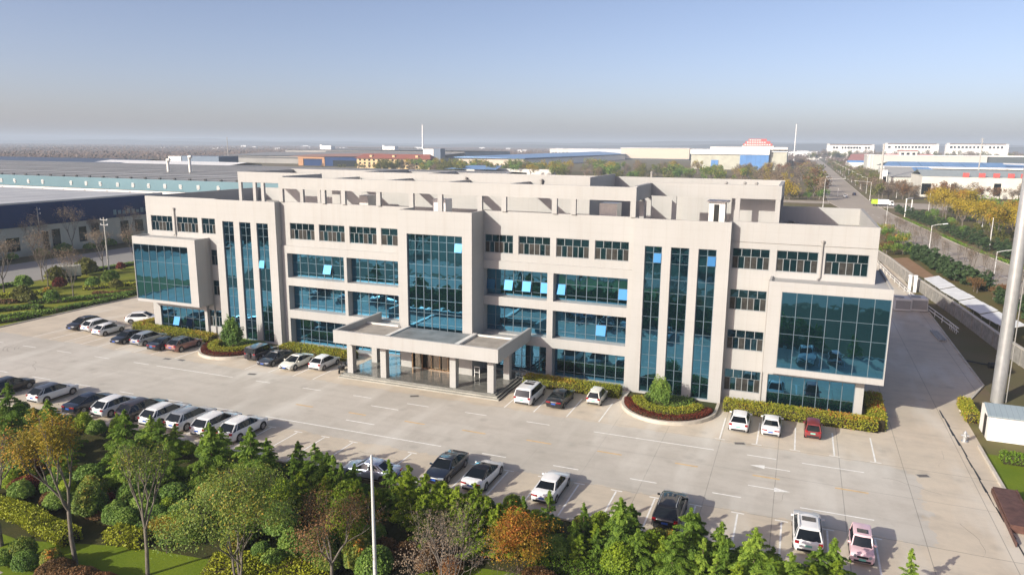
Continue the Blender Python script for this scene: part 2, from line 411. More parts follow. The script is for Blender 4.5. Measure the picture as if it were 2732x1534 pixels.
def make_conifer(H, R, N, kind, seed, slim=0.85, leaf=0.13, droop=0.25):
    g = np.random.default_rng(seed)
    nb = int(H * 15)
    hb = H * (0.06 + 0.94 * g.random(nb) ** 0.85)
    az = g.uniform(0, 6.28, nb)
    rb = R * (1 - hb / H) ** slim * g.uniform(0.5, 1.2, nb) + 0.05
    w = rb + 0.12; bid = g.choice(nb, N, p=w / w.sum())
    t = g.random(N) ** 0.62
    lat = g.normal(size=N) * 0.15 * rb[bid] * (1.2 - t * 0.95)
    rr = rb[bid] * t
    x = np.cos(az[bid]) * rr - np.sin(az[bid]) * lat
    y = np.sin(az[bid]) * rr + np.cos(az[bid]) * lat
    z = hb[bid] + rr * 0.32 - droop * rr * t * 1.2 + g.normal(size=N) * 0.035 - np.abs(lat) * 0.25
    k = int(N * 0.02) + 6   # the leader
    zt = H * (0.86 + 0.15 * g.random(k)); x = np.append(x, g.normal(size=k) * 0.05); y = np.append(y, g.normal(size=k) * 0.05); z = np.append(z, zt)
    P = np.stack([x, y, np.maximum(z, 0.05)], 1); t = np.append(t, np.ones(k))
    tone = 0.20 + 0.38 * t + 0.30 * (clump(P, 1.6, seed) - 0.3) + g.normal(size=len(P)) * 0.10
    bias = np.stack([np.append(np.cos(az[bid]), np.zeros(k)), np.append(np.sin(az[bid]), np.zeros(k)), np.full(len(P), -0.15)], 1)
    me = leaf_mesh('crown', P, leaf * g.uniform(0.6, 1.3, len(P)), tone, LEAF[kind], 0.34, bias, nrm=np.stack([bias[:, 0] * 0.8, bias[:, 1] * 0.8, np.full(len(P), 0.75)], 1))
    tb = MB(); tb.cyl((0, 0, 0), (0, 0, H * 0.93), 0.03 * H * 0.7, 0.012, 7)
    for i in range(0, nb, 4):
        tb.cyl((0, 0, hb[i]), (math.cos(az[i]) * rb[i] * 0.8, math.sin(az[i]) * rb[i] * 0.8, hb[i] + rb[i] * 0.05), 0.018, 0.006, 4, caps=False)
    return tb.mesh('trunk', M['bark_brown'], 40), me

def grow(tb, p, d, L, r, depth, tips, g, spread=0.55, up=0.12, n=6, ratio=0.72):
    """recursive limb: bends a little, forks 2-3 ways"""
    d = d.normalized(); seg = 3; q = p.copy()
    for s in range(seg):
        dd = (d + Vector(g.normal(size=3) * 0.10) + Vector((0, 0, up * 0.5))).normalized()
        q2 = q + dd * (L / seg); tb.cyl(q, q2, r * (1 - 0.28 * s / seg), r * (1 - 0.28 * (s + 1) / seg), max(4, n), caps=False)
        q = q2; d = dd
        if depth <= 2: tips.append((q.copy(), depth))
    if depth == 0: return
    k = 3 if g.random() < 0.5 else 2
    base = g.uniform(0, 6.28)
    for i in range(k):
        a = base + i * 6.28 / k + g.normal() * 0.4
        o = d.orthogonal().normalized(); c = d.cross(o)
        nd = (d + (o * math.cos(a) + c * math.sin(a)) * spread * g.uniform(0.7, 1.3) + Vector((0, 0, up))).normalized()
        grow(tb, q, nd, L * ratio * g.uniform(0.8, 1.15), r * 0.62, depth - 1, tips, g, spread, up, n - 1, ratio)

def make_broadleaf(H, trunkH, seed, kind, nleaf, bark='bark_grey', depth=4, r0=0.12, leaf=0.11, spread=0.55, up=0.14, puff=0.38, stems=1, keep=1.0, ratio=0.72):
    g = np.random.default_rng(seed); tb = MB(); tips = []
    L0 = (H - trunkH) / (1 + ratio + ratio ** 2 + ratio ** 3) * 1.15
    for s in range(stems):
        off = Vector((g.normal() * 0.12, g.normal() * 0.12, 0)) if stems > 1 else Vector((0, 0, 0))
        top = off * 2.4 + Vector((g.normal() * 0.06, g.normal() * 0.06, trunkH))
        mid = (off + top) / 2 + Vector((g.normal() * 0.03, g.normal() * 0.03, 0))
        rr = r0 / (stems ** 0.5)
        tb.cyl(off, mid, rr, rr * 0.86, 9, caps=False); tb.cyl(mid, top, rr * 0.86, rr * 0.74, 9, caps=False)
        k = 4 if stems == 1 else 3
        for i in range(k):
            a = i * 6.28 / k + g.normal() * 0.3
            grow(tb, top - Vector((0, 0, trunkH * 0.05 * (i % 2))), Vector((math.cos(a) * spread, math.sin(a) * spread, 0.9)), L0, rr * 0.55, depth - 1, tips, g, spread, up, 7, ratio)
    trunk = tb.mesh('trunk', M[bark], 50)
    T = np.array([list(t[0]) for t in tips])
    sc_ = g.random(len(T)) < keep; T = T[sc_] if sc_.sum() > 3 else T
    idx = g.integers(0, len(T), nleaf)
    P = T[idx] + g.normal(size=(nleaf, 3)) * puff * np.array([1, 1, 0.8])
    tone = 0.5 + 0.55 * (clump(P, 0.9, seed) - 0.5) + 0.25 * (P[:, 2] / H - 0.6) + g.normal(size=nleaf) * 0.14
    return trunk, leaf_mesh('crown', P, leaf * g.uniform(0.6, 1.25, nleaf), tone, LEAF[kind], 0.62, nrm=(P - np.array([0, 0, H * 0.55])) * np.array([1, 1, 0.8]) + np.array([0, 0, 0.8]))

def make_shrub(rx, ry, H, N, kind, seed, leaf=0.09, ragged=0.12, lumps=0.24):
    g = np.random.default_rng(seed)
    d = g.normal(size=(N, 3)); d /= np.linalg.norm(d, axis=1, keepdims=True)
    d[:, 2] = np.abs(d[:, 2]) * np.where(g.random(N) < 0.85, 1, -0.3)
    rr = np.where(g.random(N) < 0.7, 1 - np.abs(g.normal(size=N)) * ragged, g.random(N) ** 0.4)
    lump = 1 - lumps / 2 + lumps * clump(d * 2.2, 1.6, seed + 1)
    P = d * (rr * lump)[:, None] * np.array([rx, ry, H * 0.62]) + np.array([0, 0, H * 0.38])
    P[:, 2] = np.maximum(P[:, 2], 0.03)
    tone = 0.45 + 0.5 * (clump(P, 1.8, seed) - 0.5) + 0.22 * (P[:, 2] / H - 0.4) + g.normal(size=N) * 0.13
    tb = MB()
    for i in range(9):
        a = g.uniform(0, 6.28); tb.cyl((0, 0, 0), (math.cos(a) * rx * 0.6, math.sin(a) * ry * 0.6, H * g.uniform(0.55, 0.85)), 0.025, 0.008, 4, caps=False)
    return tb.mesh('stem', M['bark_brown'], 40), leaf_mesh('crown', P, leaf * g.uniform(0.65, 1.3, N), tone, LEAF[kind], 0.62, nrm=d + np.array([0, 0, 0.5]))

def plant(meshes, name, label, cat, loc, rz=None, s=1.0, group=None, names=('trunk', 'crown'), sz=None):
    t = thing(name, label, cat, loc, random.uniform(0, 6.28) if rz is None else rz, group)
    t.scale = (s, s, s if sz is None else sz)
    for nm, me in zip(names, meshes): link(nm, me, t)
    return t

def hedge(name, pts, w, h, kind, label, dens=60, leaf=0.10, group=None, cat='hedge', closed=False, z0=0.0, soft=0.08, redtop=0.0):
    """clipped hedge along a polyline: twig core plus leaves on top and sides"""
    g = np.random.default_rng(abs(hash(label)) % 99991 if False else int(sum(map(ord, label))) )
    dens = dens * 1.9 if dens > 40 else dens; leaf = leaf * 0.74 if dens > 40 else leaf; core = MB(); P = []; pts = [Vector((p[0], p[1], 0)) for p in pts]
    if closed: pts = pts + [pts[0]]
    for i in range(len(pts) - 1):
        a, b = pts[i], pts[i + 1]; d = b - a; L = d.length
        if L < 0.01: continue
        d.normalize(); n = Vector((-d.y, d.x, 0))
        core.obox(((a.x + b.x) / 2, (a.y + b.y) / 2), (d.x, d.y), L + w * 0.1, w * 0.80, h * 0.88 + 0.001 * (i % 3), 0, z0)
        area = L * w; N = int(area * dens)
        u = g.random(N) * L; v = (g.random(N) - 0.5) * w
        edge = np.abs(v) / (w / 2)
        zz = h * (1 - 0.10 * edge ** 4) + g.normal(size=N) * soft
        P.append(np.stack([a.x + d.x * u + n.x * v, a.y + d.y * u + n.y * v, z0 + zz], 1))
        for sgn in (-1, 1):
            N = int(L * h * dens); u = g.random(N) * L; zz = g.random(N) ** 0.8 * h
            v = sgn * (w / 2 - 0.04) + g.normal(size=N) * soft
            P.append(np.stack([a.x + d.x * u + n.x * v, a.y + d.y * u + n.y * v, z0 + zz], 1))
        for e, sg in ((a, -1), (b, 1)):
            if closed or (e is a and i > 0) or (e is b and i < len(pts) - 2): continue
            N = int(w * h * dens); v = (g.random(N) - 0.5) * w; zz = g.random(N) * h; u = sg * (g.normal(size=N) * soft + 0.04)
            P.append(np.stack([e.x + n.x * v + d.x * u, e.y + n.y * v + d.y * u, z0 + zz], 1))
    P = np.concatenate(P); P[:, 2] = np.maximum(P[:, 2], 0.02)
    o = P.mean(0); o[2] = 0
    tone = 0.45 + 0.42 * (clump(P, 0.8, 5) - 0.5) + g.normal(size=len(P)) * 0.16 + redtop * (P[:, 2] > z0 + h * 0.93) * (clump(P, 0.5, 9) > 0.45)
    for k in range(len(core.v)): core.v[k] = tuple(np.array(core.v[k]) - o)
    me = leaf_mesh(name, P - o, leaf * g.uniform(0.65, 1.3, len(P)), tone, LEAF[kind], 0.65, extra=core)
    ob = link(name, me); ob.location = o
    return tag(ob, label, cat, group)

# ------------------------------------------------------------------ cars
M['tyre'] = mat_plain('tyre_rubber', (0.018, 0.018, 0.018), 0.85)
M['rim'] = mat_plain('alloy_rim', (0.36, 0.36, 0.37), 0.35, 0.8)
M['carglass'] = mat_glass('car_glass', (0.26, 0.30, 0.33), 0.03, (0.008, 0.010, 0.011), 0.0, base=0.12)
M['trim'] = mat_plain('black_trim', (0.02, 0.02, 0.021), 0.5)
M['lightclear'] = mat_plain('headlight_lens', (0.45, 0.47, 0.50), 0.15, 0.3)
M['lightred'] = mat_plain('tail_lens', (0.28, 0.01, 0.015), 0.2)
M['plate_blue'] = mat_plain('plate_blue', (0.03, 0.10, 0.42), 0.4)
M['plate_green'] = mat_plain('plate_green', (0.20, 0.52, 0.42), 0.4)
M['gloss_black'] = mat_paint('gloss_black_panel', (0.012, 0.012, 0.014), 0, 0.12)
PAINT = {
 'white': mat_paint('car_white', (0.74, 0.74, 0.73)), 'cream': mat_paint('car_cream', (0.70, 0.69, 0.60)),
 'black': mat_paint('car_black', (0.012, 0.012, 0.014)), 'navyblack': mat_paint('car_dark_blue', (0.012, 0.018, 0.035)),
 'silver': mat_paint('car_silver', (0.42, 0.44, 0.46), 0.55), 'grey': mat_paint('car_grey', (0.10, 0.11, 0.13), 0.4),
 'rose': mat_paint('car_rose', (0.36, 0.19, 0.17), 0.45), 'pink': mat_paint('car_pink', (0.76, 0.52, 0.55)),
 'wine': mat_paint('car_wine', (0.20, 0.028, 0.03)), 'brown': mat_paint('car_dark_brown', (0.035, 0.026, 0.024)),
 'blue': mat_paint('car_silver_blue', (0.40, 0.46, 0.58), 0.4), 'jeep': mat_paint('car_dark_violet', (0.04, 0.035, 0.045)),
}

def loft(mb, rings, m=0, cap=True, closed=True):
    n = len(rings[0]); b = len(mb.v)
    for r in rings: mb.v.extend(tuple(p) for p in r)
    for i in range(len(rings) - 1):
        for j in range(n if closed else n - 1):
            k = (j + 1) % n
            mb.f.append((b + i * n + j, b + i * n + k, b + (i + 1) * n + k, b + (i + 1) * n + j)); mb.m.append(m)
    if cap:
        mb.f.append(tuple(b + j for j in reversed(range(n)))); mb.m.append(m)
        mb.f.append(tuple(b + (len(rings) - 1) * n + j for j in range(n))); mb.m.append(m)

import bmesh
def fixn(me):
    bm = bmesh.new(); bm.from_mesh(me); bmesh.ops.recalc_face_normals(bm, faces=bm.faces); bm.to_mesh(me); bm.free(); return me

#        L     W     H     belt  hood  nose  deck  tail  clr   yr0   yr1   yf1   yf0(from front)  wheel r, roof half width
PRE = {
 'sedan': (4.80, 1.84, 1.45, 0.93, 0.90, 0.70, 0.99, 0.86, 0.20, 0.62, 1.50, 2.05, 1.22, 0.33, 0.60),
 'fast':  (4.85, 1.90, 1.45, 0.92, 0.88, 0.66, 0.98, 0.88, 0.18, 0.38, 1.75, 2.15, 1.15, 0.35, 0.59),
 'suv':   (4.68, 1.88, 1.65, 1.06, 1.02, 0.80, 1.06, 0.95, 0.23, 0.18, 0.78, 2.08, 1.12, 0.37, 0.62),
 'bigsuv':(4.95, 1.94, 1.72, 1.10, 1.06, 0.85, 1.10, 0.98, 0.24, 0.18, 0.70, 2.15, 1.22, 0.39, 0.64),
 'hatch': (4.20, 1.80, 1.54, 0.98, 0.94, 0.74, 1.00, 0.90, 0.20, 0.20, 0.85, 1.85, 0.98, 0.34, 0.60),
 'small': (3.45, 1.55, 1.53, 0.92, 0.90, 0.72, 0.94, 0.86, 0.18, 0.10, 0.40, 1.25, 0.66, 0.28, 0.56),
 'mpv':   (5.10, 1.98, 1.78, 1.04, 1.00, 0.78, 1.06, 0.94, 0.20, 0.12, 0.42, 1.70, 0.86, 0.36, 0.72),
 'boxy':  (3.30, 1.52, 1.66, 0.98, 0.96, 0.88, 0.98, 0.95, 0.24, 0.05, 0.12, 1.32, 0.98, 0.31, 0.66),
 'jeep':  (4.20, 1.80, 1.85, 1.12, 1.10, 1.02, 1.12, 1.08, 0.30, 0.05, 0.12, 1.60, 1.25, 0.40, 0.76),
}
_wheel = {}
def wheel_meshes(r):
    if r not in _wheel:
        t = MB(); n = 20
        prof = [(0.10, r * 0.62), (0.11, r * 0.93), (0.07, r), (-0.07, r), (-0.11, r * 0.93), (-0.10, r * 0.62)]
        rings = [[(x, q * math.cos(6.2832 * k / n), q * math.sin(6.2832 * k / n)) for k in range(n)] for x, q in prof]
        loft(t, rings, 0, cap=True)
        a = fixn(t.mesh('wheel', M['tyre'], 40))
        rm = MB(); q = r * 0.62; k5 = []
        rm.cyl((0.09, 0, 0), (0.121, 0, 0), 0.07, 0.06, 10)
        for k in range(5):
            th = 6.2832 * k / 5; c, s = math.cos(th), math.sin(th); w = 0.05
            rm.face([(0.118, -s * w, c * w), (0.118, s * w, -c * w), (0.112, c * q + s * w, s * q - c * w), (0.112, c * q - s * w, s * q + c * w)])
        for k in range(n):
            a0, a1 = 6.2832 * k / n, 6.2832 * (k + 1) / n
            rm.face([(0.1125, q * 0.82 * math.cos(a0), q * 0.82 * math.sin(a0)), (0.1125, q * math.cos(a0), q * math.sin(a0)), (0.1125, q * math.cos(a1), q * math.sin(a1)), (0.1125, q * 0.82 * math.cos(a1), q * 0.82 * math.sin(a1))])
        b = rm.mesh('rim', M['rim'])
        _wheel[r] = (a, b)
    return _wheel[r]

def car(label, pre, col, x, y, rz, plate='plate_blue', roof=None, sunroof=False, rails=False, group='cars parked in front of the office building', cat='car', name='parked_car', scale=1.0, spare=False):
    L, W, H, belt, hood, nose, deck, tail, clr, yr0, yr1, yf1, yf0, wr, rw = PRE[pre]
    t = thing(name, label, cat, (x, y, 0.008), rz, group); t.scale = (scale,) * 3
    P = PAINT[col]; h = L / 2; w = W / 2
    roofmat = M['gloss_black'] if roof == 'black' else PAINT.get(roof, P)
    box = pre in ('boxy', 'jeep')
    # body: cross-sections from tail to nose
    e = 0.90 if box else 0.80
    st = [(-h, e * 0.97, tail - 0.16, clr + 0.16), (-h + 0.05, e + 0.06, tail, clr + 0.06), (-h + 0.22, e + 0.14 if not box else 0.98, deck, clr), (-h + yr0 + 0.30, 1.0, max(deck, belt), clr),
          (0, 1.0, belt, clr), (h - yf0, 1.0, hood + 0.01, clr), (h - 0.62, 0.985, hood - (hood - nose) * (0.15 if box else 0.35), clr), (h - 0.22, e + 0.12, nose + 0.05, clr + 0.02), (h - 0.06, e + 0.04, nose - 0.04, clr + 0.06), (h, e * 0.93, nose - 0.16, clr + 0.18)]
    rings = []
    for yy, f, top, bot in st:
        a = w * f; md = bot + (top - bot) * 0.45
        half = [(a * 0.86, bot), (a * 0.965, bot + 0.10), (a, md), (a * 0.985, top - 0.10), (a * 0.93, top - 0.015), (a * 0.55, top + 0.022)]
        rings.append([(px_, yy, pz) for px_, pz in half] + [(-px_, yy, pz) for px_, pz in reversed(half)])
    b = MB(); loft(b, rings)
    link('body', fixn(b.mesh('body', P, 38)), t)
    # wheel-arch liners
    ar = MB()
    wy = (-h + L * 0.195, h - L * 0.185)
    for yy in wy:
        for s in (-1, 1):
            xo = s * (w * 1.002)
            n = 14; R = wr * 1.16
            pts = [(xo, yy + R * math.cos(math.pi * k / n), wr + R * math.sin(math.pi * k / n)) for k in range(n + 1)]
            pts += [(xo, yy - R, clr - 0.02), (xo, yy + R, clr - 0.02)]
            ar.face(pts if s > 0 else pts[::-1])
    for s in (-1, 1):
        ar.box(s * w * 0.99 - 0.012, s * w * 0.99 + 0.012, wy[0] + wr * 1.16, wy[1] - wr * 1.16, clr - 0.01, clr + 0.10)
    ar.box(-w * 0.74, w * 0.74, -h - 0.012, -h + 0.1, clr + 0.10, clr + 0.28); ar.box(-w * 0.70, w * 0.70, h - 0.1, h + 0.010, clr + 0.12, clr + 0.26)
    link('lower_trim', ar.mesh('lower_trim', M['trim']), t)
    # cabin glass
    def ring(z, ya, yb, hw, bowf, bowr):
        ym = (ya + yb) / 2
        return [(hw * 0.93, ya, z), (hw, ya + 0.18, z), (hw * 1.01, ym, z), (hw, yb - 0.18, z), (hw * 0.93, yb, z), (0, yb + bowf, z), (-hw * 0.93, yb, z), (-hw, yb - 0.18, z), (-hw * 1.01, ym, z), (-hw, ya + 0.18, z), (-hw * 0.93, ya, z), (0, ya - bowr, z)]
    wb = w * 0.93; wt = W * rw / 2 * 1.16
    A = ring(belt - 0.03, -h + yr0, h - yf0, wb, 0.10, 0.05); zt = H - 0.09
    B = ring(zt, -h + yr1, h - yf1, wt, 0.06, 0.04)
    B = [(q[0], q[1], q[2] - (0.02 if box else 0.06) * max(0, (B[5][1] - q[1]) / (B[5][1] - B[11][1]) - 0.25) ** 2 * 1.7) for q in B]; g = MB(); loft(g, [A, B])
    link('window', fixn(g.mesh('window', M['carglass'], 25)), t)
    # roof with its pillars
    rf = MB()
    C = [(q[0] * 1.012, q[1] + (0.02 if q[1] > 0 else -0.02), zt - 0.01) for q in B]
    D = [(q[0] * 0.97, q[1] * 0.985, zt + 0.045) for q in B]
    E_ = [(q[0] * 0.72, q[1] * 0.80 + 0.02, H) for q in B]
    y1, y0 = B[5][1], B[11][1]; dr_ = 0.02 if box else (0.05 if pre == 'mpv' else 0.11)
    bow = lambda q: (q[0], q[1], q[2] - dr_ * max(0, (y1 - q[1]) / (y1 - y0) - 0.25) ** 2 * 1.7 - 0.03 * max(0, 0.3 - (y1 - q[1]) / (y1 - y0)))
    C, D, E_ = [bow(q) for q in C], [bow(q) for q in D], [bow(q) for q in E_]
    loft(rf, [C, D, E_])
    def lp(i, u): a, c = Vector(A[i]), Vector(B[i]); return a + (c - a) * u
    for i in (0, 4, 6, 10):
        a, c = lp(i, 0), lp(i, 1); rf.cyl(a, c, 0.05, 0.045, 6)
    link('roof', fixn(rf.mesh('roof', roofmat, 40)), t)
    pl = MB(); cw = 0.26 if pre in ('suv', 'bigsuv', 'hatch', 'small') else (0.12 if box or pre == 'mpv' else 0.26)
    for i0, i1, s in ((0, 1, 1), (10, 9, -1)):
        a0 = lp(i0, 0); a1 = Vector(A[i1]) + Vector((0, cw, 0)); b1 = Vector(B[i1]) + Vector((0, cw * 0.35, 0)); b0 = lp(i0, 1)
        off = Vector((0.012 * s, 0, 0)); q = [a0 + off, a1 + off, b1 + off, b0 + off]
        pl.face(q if s > 0 else q[::-1])
    link('pillar', pl.mesh('pillar', P), t); pl = MB()
    for i, s in ((2, 1), (8, -1)):   # B pillar
        a, c = lp(i, 0), lp(i, 1); off = Vector((0.010 * s, 0, 0)); k = Vector((0, 0.035, 0))
        q = [a - k + off, a + k + off, c + k + off, c - k + off]; pl.face(q if s > 0 else q[::-1])
    link('door_pillar', pl.mesh('door_pillar', M['trim']), t)
    if sunroof:
        s = MB(); ym = (B[0][1] + B[4][1]) / 2
        s.box(-wt * 0.62, wt * 0.62, ym + 0.05, ym + 0.62, H - 0.04, H + 0.012)
        if pre == 'mpv': s.box(-wt * 0.55, wt * 0.55, ym + 0.85, ym + 1.12, H - 0.06, H + 0.006)
        link('sunroof', s.mesh('sunroof', M['gloss_black']), t)
    if rails:
        s = MB()
        for sg in (-1, 1): s.tube([(sg * wt * 0.88, B[0][1] + 0.15, zt + 0.03), (sg * wt * 0.84, B[0][1] + 0.35, zt + 0.10), (sg * wt * 0.84, B[4][1] - 0.45, zt + 0.10), (sg * wt * 0.88, B[4][1] - 0.2, zt + 0.03)], 0.022, 6)
        link('roof_rail', s.mesh('roof_rail', M['steel'], 40), t)
    wm = wheel_meshes(wr)
    for yy in wy:
        for s in (-1, 1):
            o = link('wheel', wm[0], t); o.location = (s * (w - 0.10), yy, wr); o.rotation_euler = (0, 0, 0 if s > 0 else math.pi)
            link('rim', wm[1], o)
    def bx(nm, mat, cx, cy, cz, sx, sy, sz):
        m_ = MB(); m_.box(-sx / 2, sx / 2, -sy / 2, sy / 2, -sz / 2, sz / 2)
        o = link(nm, m_.mesh(nm, mat), t); o.location = (cx, cy, cz); return o
    for s in (-1, 1):
        if box:
            m_ = MB(); m_.cyl((0, -0.05, 0), (0, 0.03, 0), 0.11, 0.105, 12); o = link('headlight', m_.mesh('headlight', M['lightclear'], 40), t); o.location = (s * w * 0.62, h - 0.01, nose - 0.12)
        else:
            o = bx('headlight', M['lightclear'], s * w * 0.66, h - 0.12, nose - 0.06, 0.44, 0.20, 0.12); o.rotation_euler = (0, 0, -s * 0.30)
        if pre in ('sedan', 'fast'): o = bx('tail_light', M['lightred'], s * w * 0.60, -h + 0.045, tail - 0.06, 0.46, 0.14, 0.11); o.rotation_euler = (0, 0, s * 0.18)
        else: o = bx('tail_light', M['lightred'], s * w * 0.76, -h + 0.10, tail - 0.04, 0.26, 0.18, 0.17); o.rotation_euler = (0, 0, s * 0.25)
        bx('side_mirror', P, s * (w + 0.05), h - yf0 - 0.32, belt + 0.06, 0.20, 0.10, 0.13)
    bx('grille', M['trim'], 0, h - 0.025, nose - 0.17, W * 0.46, 0.06, 0.15)
    bx('licence_plate', M[plate], 0, -h - 0.012, tail - 0.22, 0.44, 0.02, 0.14)
    bx('licence_plate', M[plate], 0, h + 0.012, clr + 0.30, 0.44, 0.02, 0.14)
    if spare:
        m_ = MB(); m_.cyl((0, -h - 0.16, 0.86), (0, -h + 0.0, 0.86), 0.30, 0.32, 16); link('spare_wheel', m_.mesh('spare_wheel', M['tyre'], 40), t)
    return t
# ------------------------------------------------------------------ the setting: ground, roads, lot
mat_dark = mat_plain('cast_iron', (0.13, 0.12, 0.11), 0.7)
def ellipse_pts(cx, cy, rx, ry, a0, a1, n=16): return [(cx + rx * math.cos(rad(a0 + (a1 - a0) * i / n)), cy + ry * math.sin(rad(a0 + (a1 - a0) * i / n))) for i in range(n + 1)]
def sheet(name, poly, z, mat, kind='structure', label=None):
    mb = MB(); mb.face([(p[0], p[1], z) for p in poly]); o = mb.build(name, mat); tag(o, label, None, None, kind); return o

sheet('ground', [(-7000, -1800), (7000, -1800), (7000, 7600), (-7000, 7600)], -0.03, M['ground'])
sheet('parking_lot', [(-89.3, -28.2), (33.0, -28.2), (33.0, 8.0), (36.9, 18.0), (36.9, 112), (-89.3, 112)], 0.0, M['concrete'])
sheet('planting_bed', [(-89.3, -58), (60, -58), (60, -20.8), (33.1, -20.8), (33.1, -28.35), (-89.3, -28.35)], -0.004, M['soil'])
sheet('lawn', [(-44, -58), (-6, -58), (-9, -41), (-14.5, -41.2), (-18, -42), (-23, -42.6), (-27, -43.8), (-31, -45.0), (-44, -44.2)], 0.004, M['lawn'])
sheet('lawn', [(32.9, -20.0), (60, -20.0), (60, -3.2), (32.9, -3.2)], 0.006, M['lawn'])
sheet('lawn', [(-4.5, -38.6), (1, -36.8), (2.5, -35.6), (-3, -36.4)], 0.004, M['lawn'])
sheet('footpath', [(-60, -58), (-29.0, -58), (-28.2, -47.9), (-32, -47.5), (-60, -46.2)], 0.008, M['pave'])
sheet('garden', [(-118.5, -34), (-89.6, -34), (-89.6, 62), (-119, 62)], -0.006, M['garden'])
sheet('mirrored_yard', [(-119.4, -110), (-89.5, -110), (-89.5, -34.2), (-119.4, -34.2)], -0.008, M['concrete'])  # unseen concrete, added for the left glass box to mirror
sheet('road', [(-142, -200), (-119.5, -200), (-119.5, 170), (-142, 170)], 0.0, M['roadl'])
sheet('verge', [(-150, -200), (-142.2, -200), (-142.2, 170), (-150, 170)], -0.01, M['shadyverge'])
# public road on the right, bending at the junction
RL = [(29, 2600), (29, 311), (40.5, 200), (45.9, 138), (51.0, 85), (60, 10), (67, -40)]
RR = [(47.6, 2600), (47.8, 334), (50.6, 252), (55.4, 189), (58.6, 146), (67.5, 80), (78, 10), (86, -40)]
sheet('road', RL + RR[::-1], 0.004, M['road'])
sheet('side_road', [(47.9, 286), (220, 286), (220, 322), (47.9, 322)], -0.003, M['road'])
sheet('side_road', [(-80, 300), (28.9, 300), (28.9, 318), (-80, 318)], -0.003, M['road'])
def offs(line, d): return [(x + d, y) for x, y in line]
sheet('verge', offs(RR, 0.15)[2:] + offs(RR, 42)[2:][::-1], -0.012, M['drygrass'])
sheet('verge', [(37.05, 8), (43, 8), (43, 118), (37.05, 118)], -0.008, M['shadyverge'])
sheet('verge', [(43.2, 24), (58, 24), (50.8, 85), (45.7, 138), (40.3, 200), (29, 300), (24, 300), (34, 118)], -0.016, M['drygrass'])
sheet('rubble_bed', [(33.6, 118), (41.6, 92), (43.5, 96), (41.5, 124)], 0.02, M['rubble'])
mb = MB()
for side, s in ((RL, -1), (RR, 1)):
    for a, b in zip(side[:-1], side[1:]):
        if a[1] > 1300: a = (a[0], 1300)
        c = ((a[0] + b[0]) / 2 + 0.12 * s, (a[1] + b[1]) / 2); mb.obox(c, (b[0] - a[0], b[1] - a[1]), math.dist(a, b), 0.2, 0.12)
tag(mb.build('road_kerb', M['kerb']), kind='structure')
mb = MB()
mb.box(-89.6, -89.4, -28.4, 112, -0.02, 0.14); mb.box(-89.4, 33.1, -28.4, -28.2, -0.02, 0.13)
mb.box(32.62, 32.86, -17.0, -1.8, -0.02, 0.22)
mb.obox((34.9, 13.0), (3.9, 10), 10.8, 0.2, 0.14); mb.box(36.9, 37.05, 18.2, 60, -0.02, 0.14)
tag(mb.build('kerb', M['kerb']), kind='structure')
mb = MB(); g_ = random.Random(3)
for i in range(12):   # cracked drain joint beside the lot's right kerb
    y0 = 7.5 - i * 2.4; x0 = 31.0 + 0.05 * i + g_.uniform(-0.06, 0.06)
    mb.face([(x0, y0, 0.008), (x0 + 0.10, y0, 0.008), (x0 + 0.13 + g_.uniform(-0.05, 0.12), y0 - 2.4, 0.008), (x0 + g_.uniform(-0.05, 0.05), y0 - 2.4, 0.008)])
tag(mb.build('drain_joint', M['trim']), kind='structure')

mb = MB(); g_ = random.Random(9)   # tyre scuffs where cars swing round at the left, and hairline cracks
for r_, a0, a1 in ((3.0, 150, 235), (3.5, 140, 240), (4.4, 150, 245), (4.9, 155, 240), (6.4, 160, 240), (6.9, 165, 235)):
    pts = ellipse_pts(-74.5, -12.2, r_, r_ * 0.8, a0, a1)
    for p, q in zip(pts[:-1], pts[1:]): d = (q[0] - p[0], q[1] - p[1]); mb.face([(p[0], p[1], 0.004), (q[0], q[1], 0.004), (q[0] + 0.0, q[1] + 0.13, 0.004), (p[0], p[1] + 0.13, 0.004)])
tag(mb.build('tyre_marks', mat_plain('tyre_scuff', (0.37, 0.34, 0.295), 0.8, var=0.3, scale=1.5)), kind='structure')
mb = MB()
for x, y, n_, a in ((24, -12, 9, 0.2), (28.5, -18, 8, -1.2), (-18, -24, 10, 0.1), (-24, -25.5, 7, 0.3), (16, -20, 6, 1.1), (6, -13, 7, 0.4), (-70, -17, 9, 0.3), (-60, -16, 7, -0.2), (29.5, -4, 8, -1.4)):
    for k in range(n_):
        a += g_.uniform(-0.5, 0.5); L = g_.uniform(0.3, 0.8); x2, y2 = x + math.cos(a) * L, y + math.sin(a) * L
        mb.face([(x, y, 0.0045), (x2, y2, 0.0045), (x2 + 0.02, y2 + 0.035, 0.0045), (x + 0.02, y + 0.035, 0.0045)]); x, y = x2, y2
tag(mb.build('pavement_cracks', mat_plain('crack_dirt', (0.24, 0.215, 0.18), 0.9)), kind='structure')
for k, (x, y) in enumerate(((-53.3, -9.6), (-55.3, -9.9), (-41.5, -10.6), (12.7, -9.3), (27.2, -10.3), (-20.5, -9.8))):
    d = thing('drain_cover', ['square iron drain cover beside the left planter', 'small iron drain cover before the rose-brown car', 'iron drain cover in front of the cream saloon', 'narrow drain slot between the right planter and white hatchback', 'iron drain grating by the lane at the building corner', 'iron drain cover in front of the entrance steps'][k], 'drain cover', (x, y, 0.004), 0.1 * k, 'drain covers in the car park')
    b = MB(); b.box(-0.42, 0.42, -0.22, 0.22, 0, 0.012); link('grating', b.mesh('grating', mat_dark), d)
    b = MB(); b.box(-0.5, 0.5, -0.3, 0.3, -0.003, 0.006); link('frame', b.mesh('frame', M['step']), d)
